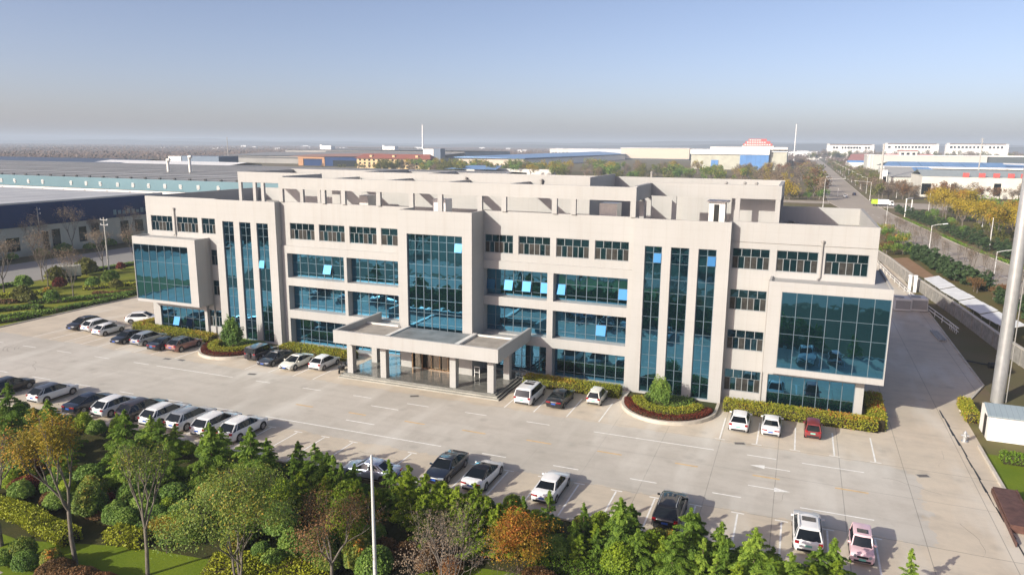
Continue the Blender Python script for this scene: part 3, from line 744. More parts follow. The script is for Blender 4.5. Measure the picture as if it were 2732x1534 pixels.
# painted markings
mw, my = MB(), MB()
def ln(m_, x0, y0, x1, y1, w=0.13, z=0.005):
    d = Vector((x1 - x0, y1 - y0)); L = d.length; d.normalize(); n = Vector((-d.y, d.x)) * w / 2
    m_.face([(x0 - n.x, y0 - n.y, z), (x1 - n.x, y1 - n.y, z), (x1 + n.x, y1 + n.y, z), (x0 + n.x, y0 + n.y, z)][::-1] if False else [(x0 + n.x, y0 + n.y, z), (x0 - n.x, y0 - n.y, z), (x1 - n.x, y1 - n.y, z), (x1 + n.x, y1 + n.y, z)], 0)
for i in range(5):
    x = 10.9 + 3.225 * i; ln(mw, x, -3.3, x, -8.82); ln(mw, x - 0.42, -8.95, x + 0.45, -8.95)
for x in (-10.4, -7.2, -3.75, -0.45): ln(mw, x, -3.6, x, -9.2)
for i in range(-18, 7):
    x = 4.55 + 3.02 * i
    if -22 < x < -12 and i % 2: continue
    ln(mw, x, -22.65, x, -27.9); ln(mw, x - 0.45, -22.5, x + 0.45, -22.5)
for x in (-33.9, -36.7, -40.2, -43.6, -54.6, -58.6, -61.5, -64.7, -67.9, -71.0, -74.0, -77.0, -80.2): ln(mw, x, -3.4, x, -9.4)
for a, b in ((-89, -86.5), (-83.5, -81), (-77.3, -74.8), (-71, -68.4), (-64.4, -61.9), (-57.85, -55.4), (-54.2, -42.75), (-39.45, -37.5), (-33.1, -30.7), (-26.6, -24.4), (-20.1, -17.6), (-13.5, -11.15), (-6.95, -4.6), (-0.25, 10.7), (13.5, 15.9), (17.95, 22.75)):
    ln(mw, a, -12.55 + (a + 57) * 0.0136, b, -12.55 + (b + 57) * 0.0136, 0.14)
for a, b in ((-84, -81.6), (-77, -74.6), (-70.4, -67.8), (-63.8, -60.8), (-57.0, -54.7), (-50.35, -48.36), (-43.9, -41.6), (-37.5, -35.1), (-31.1, -11.9), (-7.95, -5.7), (-1.45, 0.75), (5.05, 7.2), (11.5, 13.65), (17.85, 22.85)):
    ln(mw, a, -20.95 + (a + 57) * 0.0145, b, -20.95 + (b + 57) * 0.0145, 0.14)
def arrow(x0, x1, y, s):   # straight arrow, head towards s
    L = x1 - x0; xa, xb = (x0, x1) if s > 0 else (x1, x0); hd = xb - s * 1.2
    ln(mw, xa, y, hd, y, 0.13); mw.face([(hd, y - 0.38, 0.005), (xb, y, 0.005), (hd, y + 0.38, 0.005)][::s])
arrow(14.0, 17.15, -17.55, 1); arrow(13.85, 17.05, -13.6, -1); ln(mw, -23.3, -18.27, -20.1, -18.27, 0.15); ln(mw, -23.2, -14.0, -20.0, -14.0, 0.15)
for x in (-60, -58.0): pass
tag(mw.build('parking_markings', M['white_line']), kind='structure')
for a, b in ((-17.9, -15.7), (-11.8, -9.4), (-5.4, -3.0), (1.2, 3.4), (7.95, 9.85), (14.2, 16.3), (20.4, 22.8), (-24.2, -22.2), (-30.5, -28.4)): ln(my, a, -16.2 + (a + 12) * 0.025, b, -16.25 + (b + 12) * 0.025, 0.26)
tag(my.build('lane_markings', M['yellow_line'] if False else M['worn_yellow']), kind='structure')
mr = MB(); k = 0
for y in range(345, 1300, 16): ln(mr, 38.6, y, 38.6, y + 6, 0.15, 0.009)
for y in range(40, 280, 12):
    f = lambda yy: (np.interp(yy, [p[1] for p in RL[::-1]], [p[0] for p in RL[::-1]]) + np.interp(yy, [p[1] for p in RR[::-1]], [p[0] for p in RR[::-1]])) / 2
    ln(mr, f(y), y, f(y + 5), y + 5, 0.15, 0.009)
tag(mr.build('road_markings', M['white_line']), kind='structure')
# far low hills that close the plain
def hills(y, x0, x1, hmax, seed, mat):
    g = np.random.default_rng(seed); n = 120; mb = MB(); xs = np.linspace(x0, x1, n)
    hh = hmax * (0.70 + 0.22 * np.sin(xs * 0.0011 + seed) + 0.10 * np.sin(xs * 0.0037 + 2 * seed) + 0.05 * np.sin(xs * 0.011))
    for i in range(n - 1):
        mb.face([(xs[i], y, -2), (xs[i + 1], y, -2), (xs[i + 1], y + 320, hh[i + 1]), (xs[i], y + 320, hh[i])])
        mb.face([(xs[i], y + 320, hh[i]), (xs[i + 1], y + 320, hh[i + 1]), (xs[i + 1], y + 900, -2), (xs[i], y + 900, -2)])
    tag(mb.build('hills', mat, None, 60), kind='structure')
M['hill'] = mat_lawn('hill_woods', (0.055, 0.05, 0.035), (0.075, 0.062, 0.045), 0.02)
hills(3900, -6900, 6900, 42, 1, M['hill']); hills(5400, -6900, 6900, 66, 2, M['hill'])

# ------------------------------------------------------------------ the office building
OB = thing('office_building', 'long four-storey off-white office building with blue glass bays behind the car park', 'building', (0, 0, 0))
W = M['wall']
XL, XR, YB, ZD, ZR = -68.74, 23.25, 24.0, 17.0, 19.0
YWL, YWR, YM, YMU, YT = 0.8, 1.25, 0.82, 1.05, -2.29
z4, z3, z2, z1 = (14.24, 16.34), (10.01, 12.13), (5.84, 7.92), (1.39, 3.71)

def grid_cells(x0, x1, z0, z1_, vx, hz):
    xs = [x0, *vx, x1]; zs = [z0, *hz, z1_]
    return [(xs[i], xs[i + 1], zs[j], zs[j + 1]) for i in range(len(xs) - 1) for j in range(len(zs) - 1)]

def window(y, x0, x1, z0, z1_, vx=(), hz=(), cells=None, mats=None, fr='alu', fw=0.07, opens=(), slots=None, minor=0.035):
    """frame bars (part) with one glass sheet per light (sub-part); opened sashes are sub-parts too"""
    fb = MB(); pb = MB(); g = random.Random(int(x0 * 100 + z0 * 7))
    cells = cells or grid_cells(x0, x1, z0, z1_, vx, hz)
    for (a, b, c, d) in ((x0, x0 + fw, z0, z1_), (x1 - fw, x1, z0, z1_), (x0 + fw, x1 - fw, z0, z0 + fw), (x0 + fw, x1 - fw, z1_ - fw, z1_)):
        fb.box(a, b, y - 0.05, y + 0.05, c, d)
    seen = set()
    for (a, b, c, d) in cells:
        if a > x0 + 1e-3 and (a, c, d) not in seen: fb.box(a - fw / 2, a + fw / 2, y - 0.045, y + 0.045, c, d); seen.add((a, c, d))
        if c > z0 + 1e-3: fb.box(a + fw / 2, b - fw / 2, y - 0.02, y + 0.04, c - minor / 2, c + minor / 2)
    op = [o[:2] for o in opens]
    for k, (a, b, c, d) in enumerate(cells):
        j = [g.uniform(-0.0035, 0.0035) for _ in range(4)]
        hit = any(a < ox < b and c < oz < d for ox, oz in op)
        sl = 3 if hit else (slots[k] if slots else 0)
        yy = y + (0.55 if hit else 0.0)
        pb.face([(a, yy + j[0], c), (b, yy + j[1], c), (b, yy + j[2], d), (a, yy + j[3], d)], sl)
    f = fb.build('window', M[fr], OB)
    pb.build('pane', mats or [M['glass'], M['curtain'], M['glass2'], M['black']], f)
    for o in opens:
        a, b, c, d = [q for q in cells if q[0] < o[0] < q[1] and q[2] < o[1] < q[3]][0]
        tilt = o[2]; s = MB(); H_ = d - c - 0.08; Wd = b - a - 0.10
        s.box(-Wd / 2, Wd / 2, -0.02, 0.02, -H_, 0)
        so = s.build('open_sash', M['sash'], f); so.location = ((a + b) / 2, y - 0.06, d - 0.04); so.rotation_euler = (-rad(tilt), 0, 0)
    return f

def slider(y, x0, x1, z0, z1_, seed, top=4, bot=6):
    zt = z0 + (z1_ - z0) * 0.60; g = random.Random(seed)
    cs, sl = [], []
    for i in range(bot):
        w_ = (x1 - x0) / bot; cs.append((x0 + i * w_, x0 + (i + 1) * w_, z0, zt)); sl.append(2 if i in (1, bot - 2) else (1 if g.random() < 0.86 else 2))
    for i in range(top):
        w_ = (x1 - x0) / top; cs.append((x0 + i * w_, x0 + (i + 1) * w_, zt, z1_)); sl.append(2)
    return window(y, x0, x1, z0, z1_, cells=cs, slots=sl, fr='aluw', fw=0.065)

def span(a, b, n): return [a + (b - a) * i / n for i in range(1, n)]

# --- walls of the wings and the middle
mb = MB()
hL = [(-67.92, -64.06, *z4), (-63.22, -59.48, *z4), (-58.78, -56.46, *z4)] + [(-58.70, -56.50, *z) for z in (z3, z2, z1)]
hR = [(14.34, 18.14, *z4), (18.75, 22.57, *z4)] + [(10.11, 13.70, *z) for z in (z4, z3, z2, z1)]
wall_y(mb, YWL, XL, -55.7, 0, ZD, hL, 0.22)
wall_y(mb, YWR, 9.97, XR, 0, ZD, hR, 0.22)
m4L = [(-44.40, -40.64), (-39.94, -36.12), (-35.41, -31.52), (-30.88, -28.56)]
m4R = [(-17.10, -13.62), (-12.98, -9.20), (-8.52, -4.76), (-4.13, -0.40)]
bigL = [(-44.9, -36.25), (-35.82, -28.47)]; bigR = [(-17.16, -9.40), (-8.70, -0.35)]
BZ = ((9.24, 12.42), (4.98, 8.20), (0.35, 3.85))
wall_y(mb, YM, -45.78, -26.5, 0, 13.40, [(a, b, *z) for a, b in bigL for z in BZ], 1.10)
wall_y(mb, YM, -17.2, 0.28, 0, 13.40, [(a, b, *z) for a, b in bigR for z in BZ], 1.10)
wall_y(mb, YMU, -45.78, -26.5, 13.40, ZD, [(a, b, *z4) for a, b in m4L], 0.20)
wall_y(mb, YMU, -17.2, 0.28, 13.40, ZD, [(a, b, *z4) for a, b in m4R], 0.20)
for a, b in ((-45.78, -26.5), (-17.2, 0.28)): mb.face([(a, YM, 13.40), (b, YM, 13.40), (b, YMU, 13.40), (a, YMU, 13.40)])
# flanks and rear
mb.face([(XR, YWR, 0), (XR, YB, 0), (XR, YB, ZD), (XR, YWR, ZD)]); mb.face([(XL, YB, 0), (XL, YWL, 0), (XL, YWL, ZD), (XL, YB, ZD)])
mb.face([(XR, YB, 0), (XL, YB, 0), (XL, YB, ZD), (XR, YB, ZD)])
mb.build('wall', W, OB)
# --- projecting bays and the central tower
def bay(x0, x1, y, yb, holes, depth, name, z0=0.0):
    b = MB(); wall_y(b, y, x0, x1, z0, ZD, holes, depth)
    b.face([(x1, y, z0), (x1, yb, z0), (x1, yb, ZD), (x1, y, ZD)]); b.face([(x0, yb, z0), (x0, y, z0), (x0, y, ZD), (x0, yb, ZD)])
    return b.build(name, W, OB)
ST_L = [(-54.47, -52.62), (-51.66, -49.82), (-48.87, -47.03)]; ST_R = [(1.49, 3.27), (4.17, 6.02), (6.93, 8.71)]
SZ = (0.45, 16.19)
bay(-55.7, -45.78, 0, YMU, [(a, b, *SZ) for a, b in ST_L], 0.28, 'projecting_bay')
bay(0.28, 9.97, 0, YWR, [(a, b, *SZ) for a, b in ST_R], 0.28, 'projecting_bay')
bay(-26.5, -17.2, YT, YMU, [(-25.40, -18.40, 5.05, 16.32), (-25.05, -18.90, 0.47, 4.35)], 0.35, 'central_bay')
# --- parapets (flush with the walls below) and roof deck
pb = MB(); T_ = 0.28
def par(x0, x1, y0, y1, z1_=ZR): pb.box(x0, x1, y0, y1, ZD, z1_)
par(XL, -55.7, YWL, YWL + T_); par(-55.7, -45.78, 0, T_); par(-55.98, -55.7, T_, YWL + T_ - 0.003); par(-46.06, -45.78, T_, YMU)
par(-45.78, -26.5, YMU, YMU + T_); par(-17.2, 0.28, YMU, YMU + T_)
par(-26.5, -17.2, YT, YT + T_); par(-17.48, -17.2, YT + T_, YMU); par(-26.5, -26.22, YT + T_, YMU)
par(0.28, 9.97, 0, T_); par(0.28, 0.56, T_, YMU); par(9.69, 9.97, T_, YWR); par(9.97, XR, YWR, YWR + T_)
par(XR - T_, XR, YWR + T_, YB - T_); par(XL, XL + T_, YWL + T_, YB - T_); par(XL, XR, YB - T_, YB)
pb.build('parapet', W, OB)
rb = MB()
rb.face([(XL + 0.05, YMU + 0.1, ZD), (XR - 0.05, YMU + 0.1, ZD), (XR - 0.05, YB - 0.05, ZD), (XL + 0.05, YB - 0.05, ZD)])
for a, b, y in ((-55.6, -45.9, 0.05), (-26.4, -17.3, YT + 0.05), (0.4, 9.9, 0.05)): rb.face([(a, y, ZD), (b, y, ZD), (b, YMU + 0.1, ZD), (a, YMU + 0.1, ZD)])
rb.build('roof', M['roofdeck'], OB)

# --- glazing
STH = [2.0, 3.1, 4.55, 6.15, 7.25, 8.7, 10.3, 11.35, 12.75, 14.45, 15.5]
opR = {0: (3.0, 14.95, 13), 2: (8.3, 14.95, 13)}
for i, (a, b) in enumerate(ST_L):
    window(0.20, a, b, *SZ, vx=[(a + b) / 2], hz=STH, fw=0.075, opens=[(-48.4, 10.8, 10)] if i == 2 else ())
for i, (a, b) in enumerate(ST_R):
    window(0.20, a, b, *SZ, vx=[(a + b) / 2], hz=STH, fw=0.075, opens=[opR[i]] if i in opR else ())
window(YT + 0.25, -25.40, -18.40, 5.05, 16.32, vx=span(-25.4, -18.4, 7), hz=[5.95, 7.2, 8.75, 10.3, 11.35, 12.8, 14.45, 15.5], fw=0.08, opens=[(-18.9, 14.95, 13)])
B3 = [9.24 + 0.62, 9.24 + 1.86]
for k, (a, b) in enumerate(bigL):
    for lv, z in enumerate(BZ):
        n = 7 if k == 0 else 6; vx = span(a, b, n); w_ = (b - a) / n
        ops = [(a + w_ * 4.5, z[0] + 1.3, 20)] if (k == 0 and lv == 0) else ()
        window(1.86, a, b, *z, vx=vx, hz=[z[0] + 0.62, z[0] + 1.86], fw=0.08, opens=ops)
for k, (a, b) in enumerate(bigR):
    for lv, z in enumerate(BZ):
        n = 7; vx = span(a, b, n); w_ = (b - a) / n; zc = z[0] + 1.25
        ops = ()
        if lv == 0: ops = [(a + w_ * 0.5, zc, 9), (a + w_ * 2.5, zc, 16), (a + w_ * 4.5, zc, 15), (a + w_ * 6.5, zc, 12)] if k == 0 else [(a + w_ * 0.5, zc, 14), (a + w_ * 6.5, zc, 13)]
        if lv == 1 and k == 1: ops = [(a + w_ * 4.5, zc, 13)]
        window(1.86, a, b, *z, vx=vx, hz=[z[0] + 0.62, z[0] + 1.86], fw=0.08, opens=ops)
for i, (a, b) in enumerate(m4L): slider(YMU + 0.14, a, b, *z4, i, 2 if i == 3 else 4, 3 if i == 3 else 6)
for i, (a, b) in enumerate(m4R): slider(YMU + 0.14, a, b, *z4, i + 9)
for i, (a, b, c, d) in enumerate(hL): slider(YWL + 0.16, a, b, c, d, i + 20, 2 if b - a < 3 else 4, 4 if b - a < 3 else 6)
for i, (a, b, c, d) in enumerate(hR): slider(YWR + 0.16, a, b, c, d, i + 40)

# --- corner boxes that hang out over the ground floor
def corner_box(x0, x1, yf, yb, xin, xw, zb, zt, g0, g1, gz, right):
    b = MB(); wall_y(b, yf, x0, x1, zb, zt, [(g0, g1, *gz)], 0.14)
    b.face([(x0, yf, zb), (x0, yb, zb), (x1, yb, zb), (x1, yf, zb)]); b.face([(x0, yf, zt), (x1, yf, zt), (x1, yb, zt), (x0, yb, zt)])
    b.face([(x1, yf, zb), (x1, yb, zb), (x1, yb, zt), (x1, yf, zt)]); b.face([(x0, yb, zb), (x0, yf, zb), (x0, yf, zt), (x0, yb, zt)])
    b.face([(x1, yb, zb), (x0, yb, zb), (x0, yb, zt), (x1, yb, zt)])
    o = b.build('corner_box', W, OB)
    l = MB(); e = 0.16
    l.box(x0, x1, yf, yf + 0.2, zt, zt + e); l.box(x1 - 0.2, x1, yf + 0.2, yb, zt, zt + e); l.box(x0, x0 + 0.2, yf + 0.2, yb, zt, zt + e)
    l.build('coping', W, o)
    return o
corner_box(13.94, 24.59, -1.83, 10.5, 13.94, 23.25, 4.68, 13.60, 15.15, 24.50, (5.28, 12.80), True)
window(-1.73, 15.15, 24.50, 5.28, 12.80, vx=span(15.15, 24.50, 7), hz=[8.7, 10.42], fw=0.06, minor=0.04)
corner_box(-68.83, -57.65, -1.83, 10.5, -57.65, -68.74, 4.60, 13.55, -68.76, -59.00, (4.98, 12.65), False)
window(-1.73, -68.76, -59.0, 4.98, 12.65, vx=span(-68.76, -59.0, 7), hz=[7.38, 10.33], fw=0.06, minor=0.04)
b = MB(); wall_y(b, 0.5, 13.95, 23.24, 0, 4.68, [(14.40, 22.48, 0.62, 3.86)], 0.25)
b.face([(23.24, 0.5, 0), (23.24, YWR, 0), (23.24, YWR, 4.68), (23.24, 0.5, 4.68)]); b.face([(13.95, YWR, 0), (13.95, 0.5, 0), (13.95, 0.5, 4.68), (13.95, YWR, 4.68)])
b.build('ground_floor_wall', W, OB); b = MB()
wall_y(b, 0.5, -68.6, -58.72, 0, 4.60, [(-67.30, -59.20, 0.32, 3.60)], 0.25)
b.face([(-58.72, 0.5, 0), (-58.72, YWL, 0), (-58.72, YWL, 4.6), (-58.72, 0.5, 4.6)]); b.face([(-68.6, YWL, 0), (-68.6, 0.5, 0), (-68.6, 0.5, 4.6), (-68.6, YWL, 4.6)])
b.build('ground_floor_wall', W, OB)
window(0.70, 14.40, 22.48, 0.62, 3.86, vx=span(14.4, 22.48, 7), hz=[1.95], fw=0.07)
v7 = span(-67.3, -59.2, 7)
window(0.70, -67.30, -59.20, 0.32, 3.60, vx=v7, hz=[0.95, 2.2], fw=0.07, opens=[(-64.4, 1.6, 18), (-62.1, 1.6, 12)])

# --- entrance canopy, columns, podium
CX0, CX1, CYF, CYB, CZ0, CZ1 = -31.25, -11.25, -8.85, -2.30, 4.48, 5.93
can = MB()
can.box(CX0, CX1, CYF, CYF + 0.3, CZ0, CZ1); can.box(CX0, CX0 + 0.3, CYF + 0.3, YM - 0.01, CZ0, CZ1, skip=''); can.box(CX1 - 0.3, CX1, CYF + 0.3, YM - 0.01, CZ0, CZ1)
can.box(CX0 + 0.3, CX1 - 0.3, CYF + 0.3, CYB - 0.02, CZ0 + 0.1, CZ0 + 0.35)
can.box(CX0 + 0.3, -26.52, CYB - 0.02, YM - 0.01, CZ0 + 0.1, CZ0 + 0.35); can.box(-17.18, CX1 - 0.3, CYB - 0.02, YM - 0.01, CZ0 + 0.1, CZ0 + 0.35)
CN = can.build('entrance_canopy', M['wall'], OB)
r = MB()
r.box(CX0 + 0.32, -25.6, CYF + 0.34, CYB - 0.3, 5.0, 5.28); r.build('canopy_roof', M['canopyroof'], CN); r = MB(); r.box(-16.75, CX1 - 0.32, CYF + 0.34, CYB - 0.3, 5.0, 5.28)
r.build('canopy_roof', M['canopyroof'], CN)
r = MB(); r.box(-25.0, -16.95, CYF + 0.34, CYB - 0.25, 5.34, 5.40); r.build('skylight', M['canopyglass'], CN)
r = MB()
for x in (-25.58, -17.0): r.box(x, x + 0.5, CYF + 0.32, CYB - 0.1, 5.0, 5.52); r.build('roof_upstand', M['offwhite'], CN); r = MB()
r.box(CX0 + 0.32, -26.6, CYB - 0.3, CYB - 0.06, 5.0, 5.46); r.build('roof_upstand', M['offwhite'], CN); r = MB(); r.box(-16.4, CX1 - 0.32, CYB - 0.3, CYB - 0.06, 5.0, 5.46)
r.build('roof_upstand', M['offwhite'], CN)
for x, y in ((-30.85, -6.9), (-26.45, -6.9), (-17.75, -6.9), (-13.3, -6.9), (-13.45, -2.05), (-30.55, -2.3)):
    c = MB(); c.box(x, x + 0.72, y, y + 0.72, 0.44, CZ0 + 0.1); c.build('column', M['wall'], CN)
pd = MB()
pd.box(-31.6, -11.65, -7.72, 0.8, -0.02, 0.15); pd.box(-31.45, -11.95, -7.42, 0.79, 0.15, 0.30)
ps = pd.build('entrance_steps', M['step'], OB)
pd = MB(); pd.box(-31.3, -12.25, -7.12, 0.78, 0.30, 0.45); pd.build('landing', M['granite'], ps)
pd = MB()
for y0 in (-7.7, -7.4): pd.box(-11.64 if y0 == -7.7 else -11.94, -11.62 if y0 == -7.7 else -11.92, y0, -1.5, 0.0 if y0 == -7.7 else 0.15, 0.155 if y0 == -7.7 else 0.305)
pd.build('step_edge', M['trim'], ps)
# doors
dr = MB()
for x in (-25.05, -23.75, -19.2): dr.box(x, x + 0.16, YT + 0.02, YT + 0.2, 0.47, 4.35)
dr.box(-25.05, -18.9, YT + 0.03, YT + 0.19, 3.1, 3.26); dr.box(-23.59, -19.2, YT + 0.03, YT + 0.19, 0.46, 0.58)
for x in span(-23.6, -19.2, 4): dr.box(x - 0.04, x + 0.04, YT + 0.05, YT + 0.17, 0.58, 4.3)
ED = dr.build('entrance_door', M['bronze'], OB)
pn = MB(); pn.face([(-25.05, YT + 0.30, 0.47), (-18.9, YT + 0.30, 0.47), (-18.9, YT + 0.30, 4.35), (-25.05, YT + 0.30, 4.35)]); pn.build('pane', M['doorglass'], ED)
# handrails of the side ramp
rp = MB()
for y in (-1.3, -0.2):
    for zz in (0.75, 1.05, 1.3): rp.tube([(-12.2, y, zz), (-9.9, y, zz - 0.35)], 0.03, 6)
    for x in (-12.2, -11.4, -10.6, -9.9): rp.cyl((x, y, 0.0), (x, y, 1.3 - 0.35 * (x + 12.2) / 2.3), 0.03, 0.03, 6)
rp.build('ramp_rail', M['steel'], OB)
# drainpipes
for x, y, za, zb_ in ((18.42, YWR - 0.12, 17.3, 13.7), (-63.48, YWL - 0.12, 17.3, 13.7)):
    d = MB(); d.tube([(x, y, zb_ + 0.25), (x, y, za)], 0.075, 8); d.cyl((x, y, za), (x, y, za + 0.22), 0.15, 0.15, 8); d.tube([(x, y, zb_ + 0.25), (x - 0.25, y - 0.15, zb_ + 0.02)], 0.075, 8)
    d.build('drainpipe', M['pipe'], OB, 40)
d = MB(); d.tube([(14.05, 1.05 - 0.6, 0.2), (13.75, 0.98, 4.5)], 0.04, 6) if False else d.tube([(13.82, 1.13, 0.2), (13.82, 1.13, 13.4)], 0.05, 6); d.build('drainpipe', M['pipe'], OB, 40)
d = MB(); d.tube([(-57.5, 0.68, 0.2), (-57.5, 0.68, 13.4)], 0.07, 6); d.build('drainpipe', M['pipe'], OB, 40)

# --- roof storey: penthouse, pergola beams on columns
ph = MB()
PX0, PX1, PY0, PY1 = -38.6, -7.0, 8.7, 21.0
wall_y(ph, PY0, PX0, PX1, ZD, 22.05, (), 0.2)
ph.face([(PX1, PY0, ZD), (PX1, PY1, ZD), (PX1, PY1, 22.05), (PX1, PY0, 22.05)]); ph.face([(PX0, PY1, ZD), (PX0, PY0, ZD), (PX0, PY0, 22.05), (PX0, PY1, 22.05)])
ph.box(PX0, PX1, PY0, PY0 + 0.28, 22.05, 22.65); ph.box(PX1 - 0.28, PX1, PY0 + 0.28, PY1, 22.05, 22.65); ph.box(PX0, PX0 + 0.28, PY0 + 0.28, PY1, 22.05, 22.65)
ph.box(-30.7, -30.4, PY0 + 0.28, PY1, 21.6, 22.5)
ph.box(-59.6, 14.15, PY1, PY1 + 0.3, ZD, 22.32)
ph.box(8.8, 13.75, 12.0, PY1, ZD, 21.4); ph.box(2.6, 8.8, 17.2, PY1, ZD, 20.35)
ph.box(-59.0, -46.2, 17.0, 17.3, ZD, 19.9); ph.box(-45.6, -38.6, 12.0, 12.3, ZD, 20.9)
PH = ph.build('penthouse', W, OB)
r = MB(); r.face([(PX0 + 0.2, PY0 + 0.2, 21.6), (PX1 - 0.2, PY0 + 0.2, 21.6), (PX1 - 0.2, PY1 + 0.1, 21.6), (PX0 + 0.2, PY1 + 0.1, 21.6)])
r.box(8.78, 13.74, 11.9, PY1 - 0.01, 21.4, 21.55); r.build('roof', M['roofdeck'], PH)
r = MB(); r.box(2.62, 8.79, 17.3, PY1 - 0.02, 20.35, 21.5); r.build('clerestory_glass', M['winblack'], PH)
pg = MB(); BZ0, BZ1 = 20.66, 22.10
pg.box(-45.68, 0.20, YM, YM + 0.4, BZ0, BZ1)
pg.box(-0.2, 0.20, YM + 0.4, 9.0, BZ0, 22.2); pg.box(-45.68, -45.28, YM + 0.4, 9.0, BZ0, 22.2)
pg.box(-0.2, 14.15, 9.0, 9.4, 20.76, 22.24); pg.box(-59.6, -45.28, 9.0, 9.4, 20.76, 22.24)
pg.box(13.75, 14.15, 9.4, PY1 - 0.01, 20.76, 22.22); pg.box(-59.6, -59.2, 9.4, PY1 - 0.01, 20.76, 22.22)
for x in (-39.1, -31.1, -22.9, -14.85): pg.box(x, x + 0.42, YM + 0.4, PY0 - 0.01, 21.1, 22.0)
PG = pg.build('roof_pergola', W, OB)
for x in (-45.68, -39.25, -36.3, -31.3, -26.8, -23.0, -17.95, -15.0, -9.05, -6.9, -0.4):
    c = MB(); c.box(x + 0.012, x + 0.588, YM + 0.012, YM + 0.388, 18.99 if x not in (-26.8, -23.0, -17.95) else ZD, BZ0); c.build('pergola_column', W, PG)
for x, y in ((-0.19, 4.6), (-0.19, 8.4), (2.55, 9.02), (9.45, 9.02), (13.6, 9.02), (-59.58, 9.02), (-57.0, 9.02), (-55.55, 9.02), (-45.9, 9.02), (-45.66, 5.0)):
    c = MB(); c.box(x, x + 0.5, y, y + 0.36, ZD, 20.76 if y > 9 else BZ0); c.build('pergola_column', W, PG)
h = MB(); h.box(6.5, 8.25, 10.6, 12.6, ZD, 20.15); h.box(6.3, 8.6, 10.4, 12.7, 20.15, 20.3)
RH = h.build('roof_stair_hut', M['white'], OB)
h = MB(); h.box(7.05, 7.62, 10.57, 10.63, ZD + 0.1, 19.9); h.build('door', M['black'], RH)
for x0, x1, y0, y1, zz, mt in ((-24.9, -23.2, 3.2, 5.0, 19.9, 'white'), (-35.9, -34.6, 4.2, 6.0, 19.9, 'offwhite'), (-4.8, -2.8, 5.0, 7.2, 20.0, 'steel')):
    h = MB(); h.box(x0, x1, y0, y1, ZD + 0.05, zz); h.box(x0 + 0.15, x1 - 0.15, y0 - 0.02, y0, ZD + 0.5, zz - 0.3)
    if mt == 'steel':
        for k in range(6): h.box(x0 + 0.1 + k * 0.32, x0 + 0.2 + k * 0.32, y0 - 0.06, y0 - 0.03, ZD + 0.3, zz - 0.2)
    h.build('roof_cabinet', M[mt], OB)
g = random.Random(4)
for _ in range(26):
    x, y = g.choice([(g.uniform(1.5, 8), g.uniform(2.5, 8)), (g.uniform(-38, -33), g.uniform(3, 6)), (g.uniform(15, 19), g.uniform(14, 22)), (g.uniform(-53, -47), g.uniform(5, 8))])
    clut = MB(); clut.obox((x, y), (g.uniform(-1, 1), g.uniform(-1, 1)), g.uniform(0.3, 1.6), g.uniform(0.1, 0.4), g.uniform(0.1, 0.5), 0, ZD + 0.01); clut.build('roof_pipe_rack', M['pipe'], OB)
for x, y, z in ((-2.2, 21.1, 22.32), (7.9, 14, 21.55), (9.9, 15, 21.55), (11.2, 15, 21.55), (-13, 8.5, 21.6), (-23, 8.5, 21.6)):
    v = MB(); v.cyl((x, y, z), (x, y, z + 0.55), 0.16, 0.16, 8); v.cyl((x, y, z + 0.55), (x, y, z + 0.75), 0.26, 0.12, 8); v.build('roof_vent', M['pipe'], OB, 40)
# ------------------------------------------------------------------ planters and hedges beside the building
def ellipse(cx, cy, rx, ry, a0, a1, n=22): return [(cx + rx * math.cos(rad(a0 + (a1 - a0) * i / n)), cy + ry * math.sin(rad(a0 + (a1 - a0) * i / n))) for i in range(n + 1)]
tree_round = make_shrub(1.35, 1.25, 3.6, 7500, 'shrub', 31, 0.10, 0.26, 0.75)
def planter(cx, cy, rx, ry, side, treexy, ts, ylim):
    ring = ellipse(cx, cy, rx, ry, 180, 360)
    poly = [(cx - rx, ylim)] + ring + [(cx + rx, ylim)]
    inner = [(cx - rx + 0.28, ylim)] + ellipse(cx, cy, rx - 0.28, ry - 0.28, 180, 360) + [(cx + rx - 0.28, ylim)]
    P_ = thing('planter_bed', f'half-round pale kerbed planter bed with soil in front of the {side} projecting bay', 'planter', (0, 0, 0), 0, 'half-round planters')
    k = MB(); n = len(poly)
    for i in range(n - 1):
        a, b, c, d = poly[i], poly[i + 1], inner[i + 1], inner[i]
        k.face([(*a, 0), (*b, 0), (*b, 0.34), (*a, 0.34)]); k.face([(*a, 0.34), (*b, 0.34), (*c, 0.34), (*d, 0.34)]); k.face([(*d, 0.34), (*c, 0.34), (*c, 0.2), (*d, 0.2)])
    k.build('kerb_rim', M['kerb'], P_)
    s = MB(); s.face([(*p, 0.24) for p in inner]); s.build('soil', M['soil'], P_)
    hedge('red_hedge', ellipse(cx, cy, rx - 0.75, ry - 0.75, 186, 352), 0.85, 0.42, 'red', f'low dark red clipped hedge edging the planter at the {side} bay', 130, 0.075, 'red hedge rings', z0=0.24, soft=0.05)
    hedge('golden_hedge', ellipse(cx, cy, rx - 1.75, ry - 1.75, 190, 348), 1.15, 0.75, 'photinia', f'yellow-green clipped hedge ring inside the planter at the {side} bay', 130, 0.085, 'green hedge rings', z0=0.24)
    hedge('low_ground_cover', [(cx - rx * 0.55, cy + 0.6), (cx + rx * 0.45, cy + 0.6)], 3.4, 0.35, 'shrub', f'flat dark green ground cover behind the hedge ring at the {side} bay', 60, 0.1, z0=0.2)
    plant(tree_round, 'round_tree', f'bushy dark green osmanthus tree in the planter at the {side} bay', 'tree', (*treexy, 0.24), 0.4, ts, 'trees in the half-round planters', names=('stem', 'crown'))
planter(5.15, -2.35, 4.85, 5.15, 'right', (4.35, -3.0), 0.80, -0.02)
planter(-50.4, -2.6, 4.75, 5.35, 'left', (-50.6, -3.7), 1.08, -0.02)
HG = 'hedges along the foot of the building'
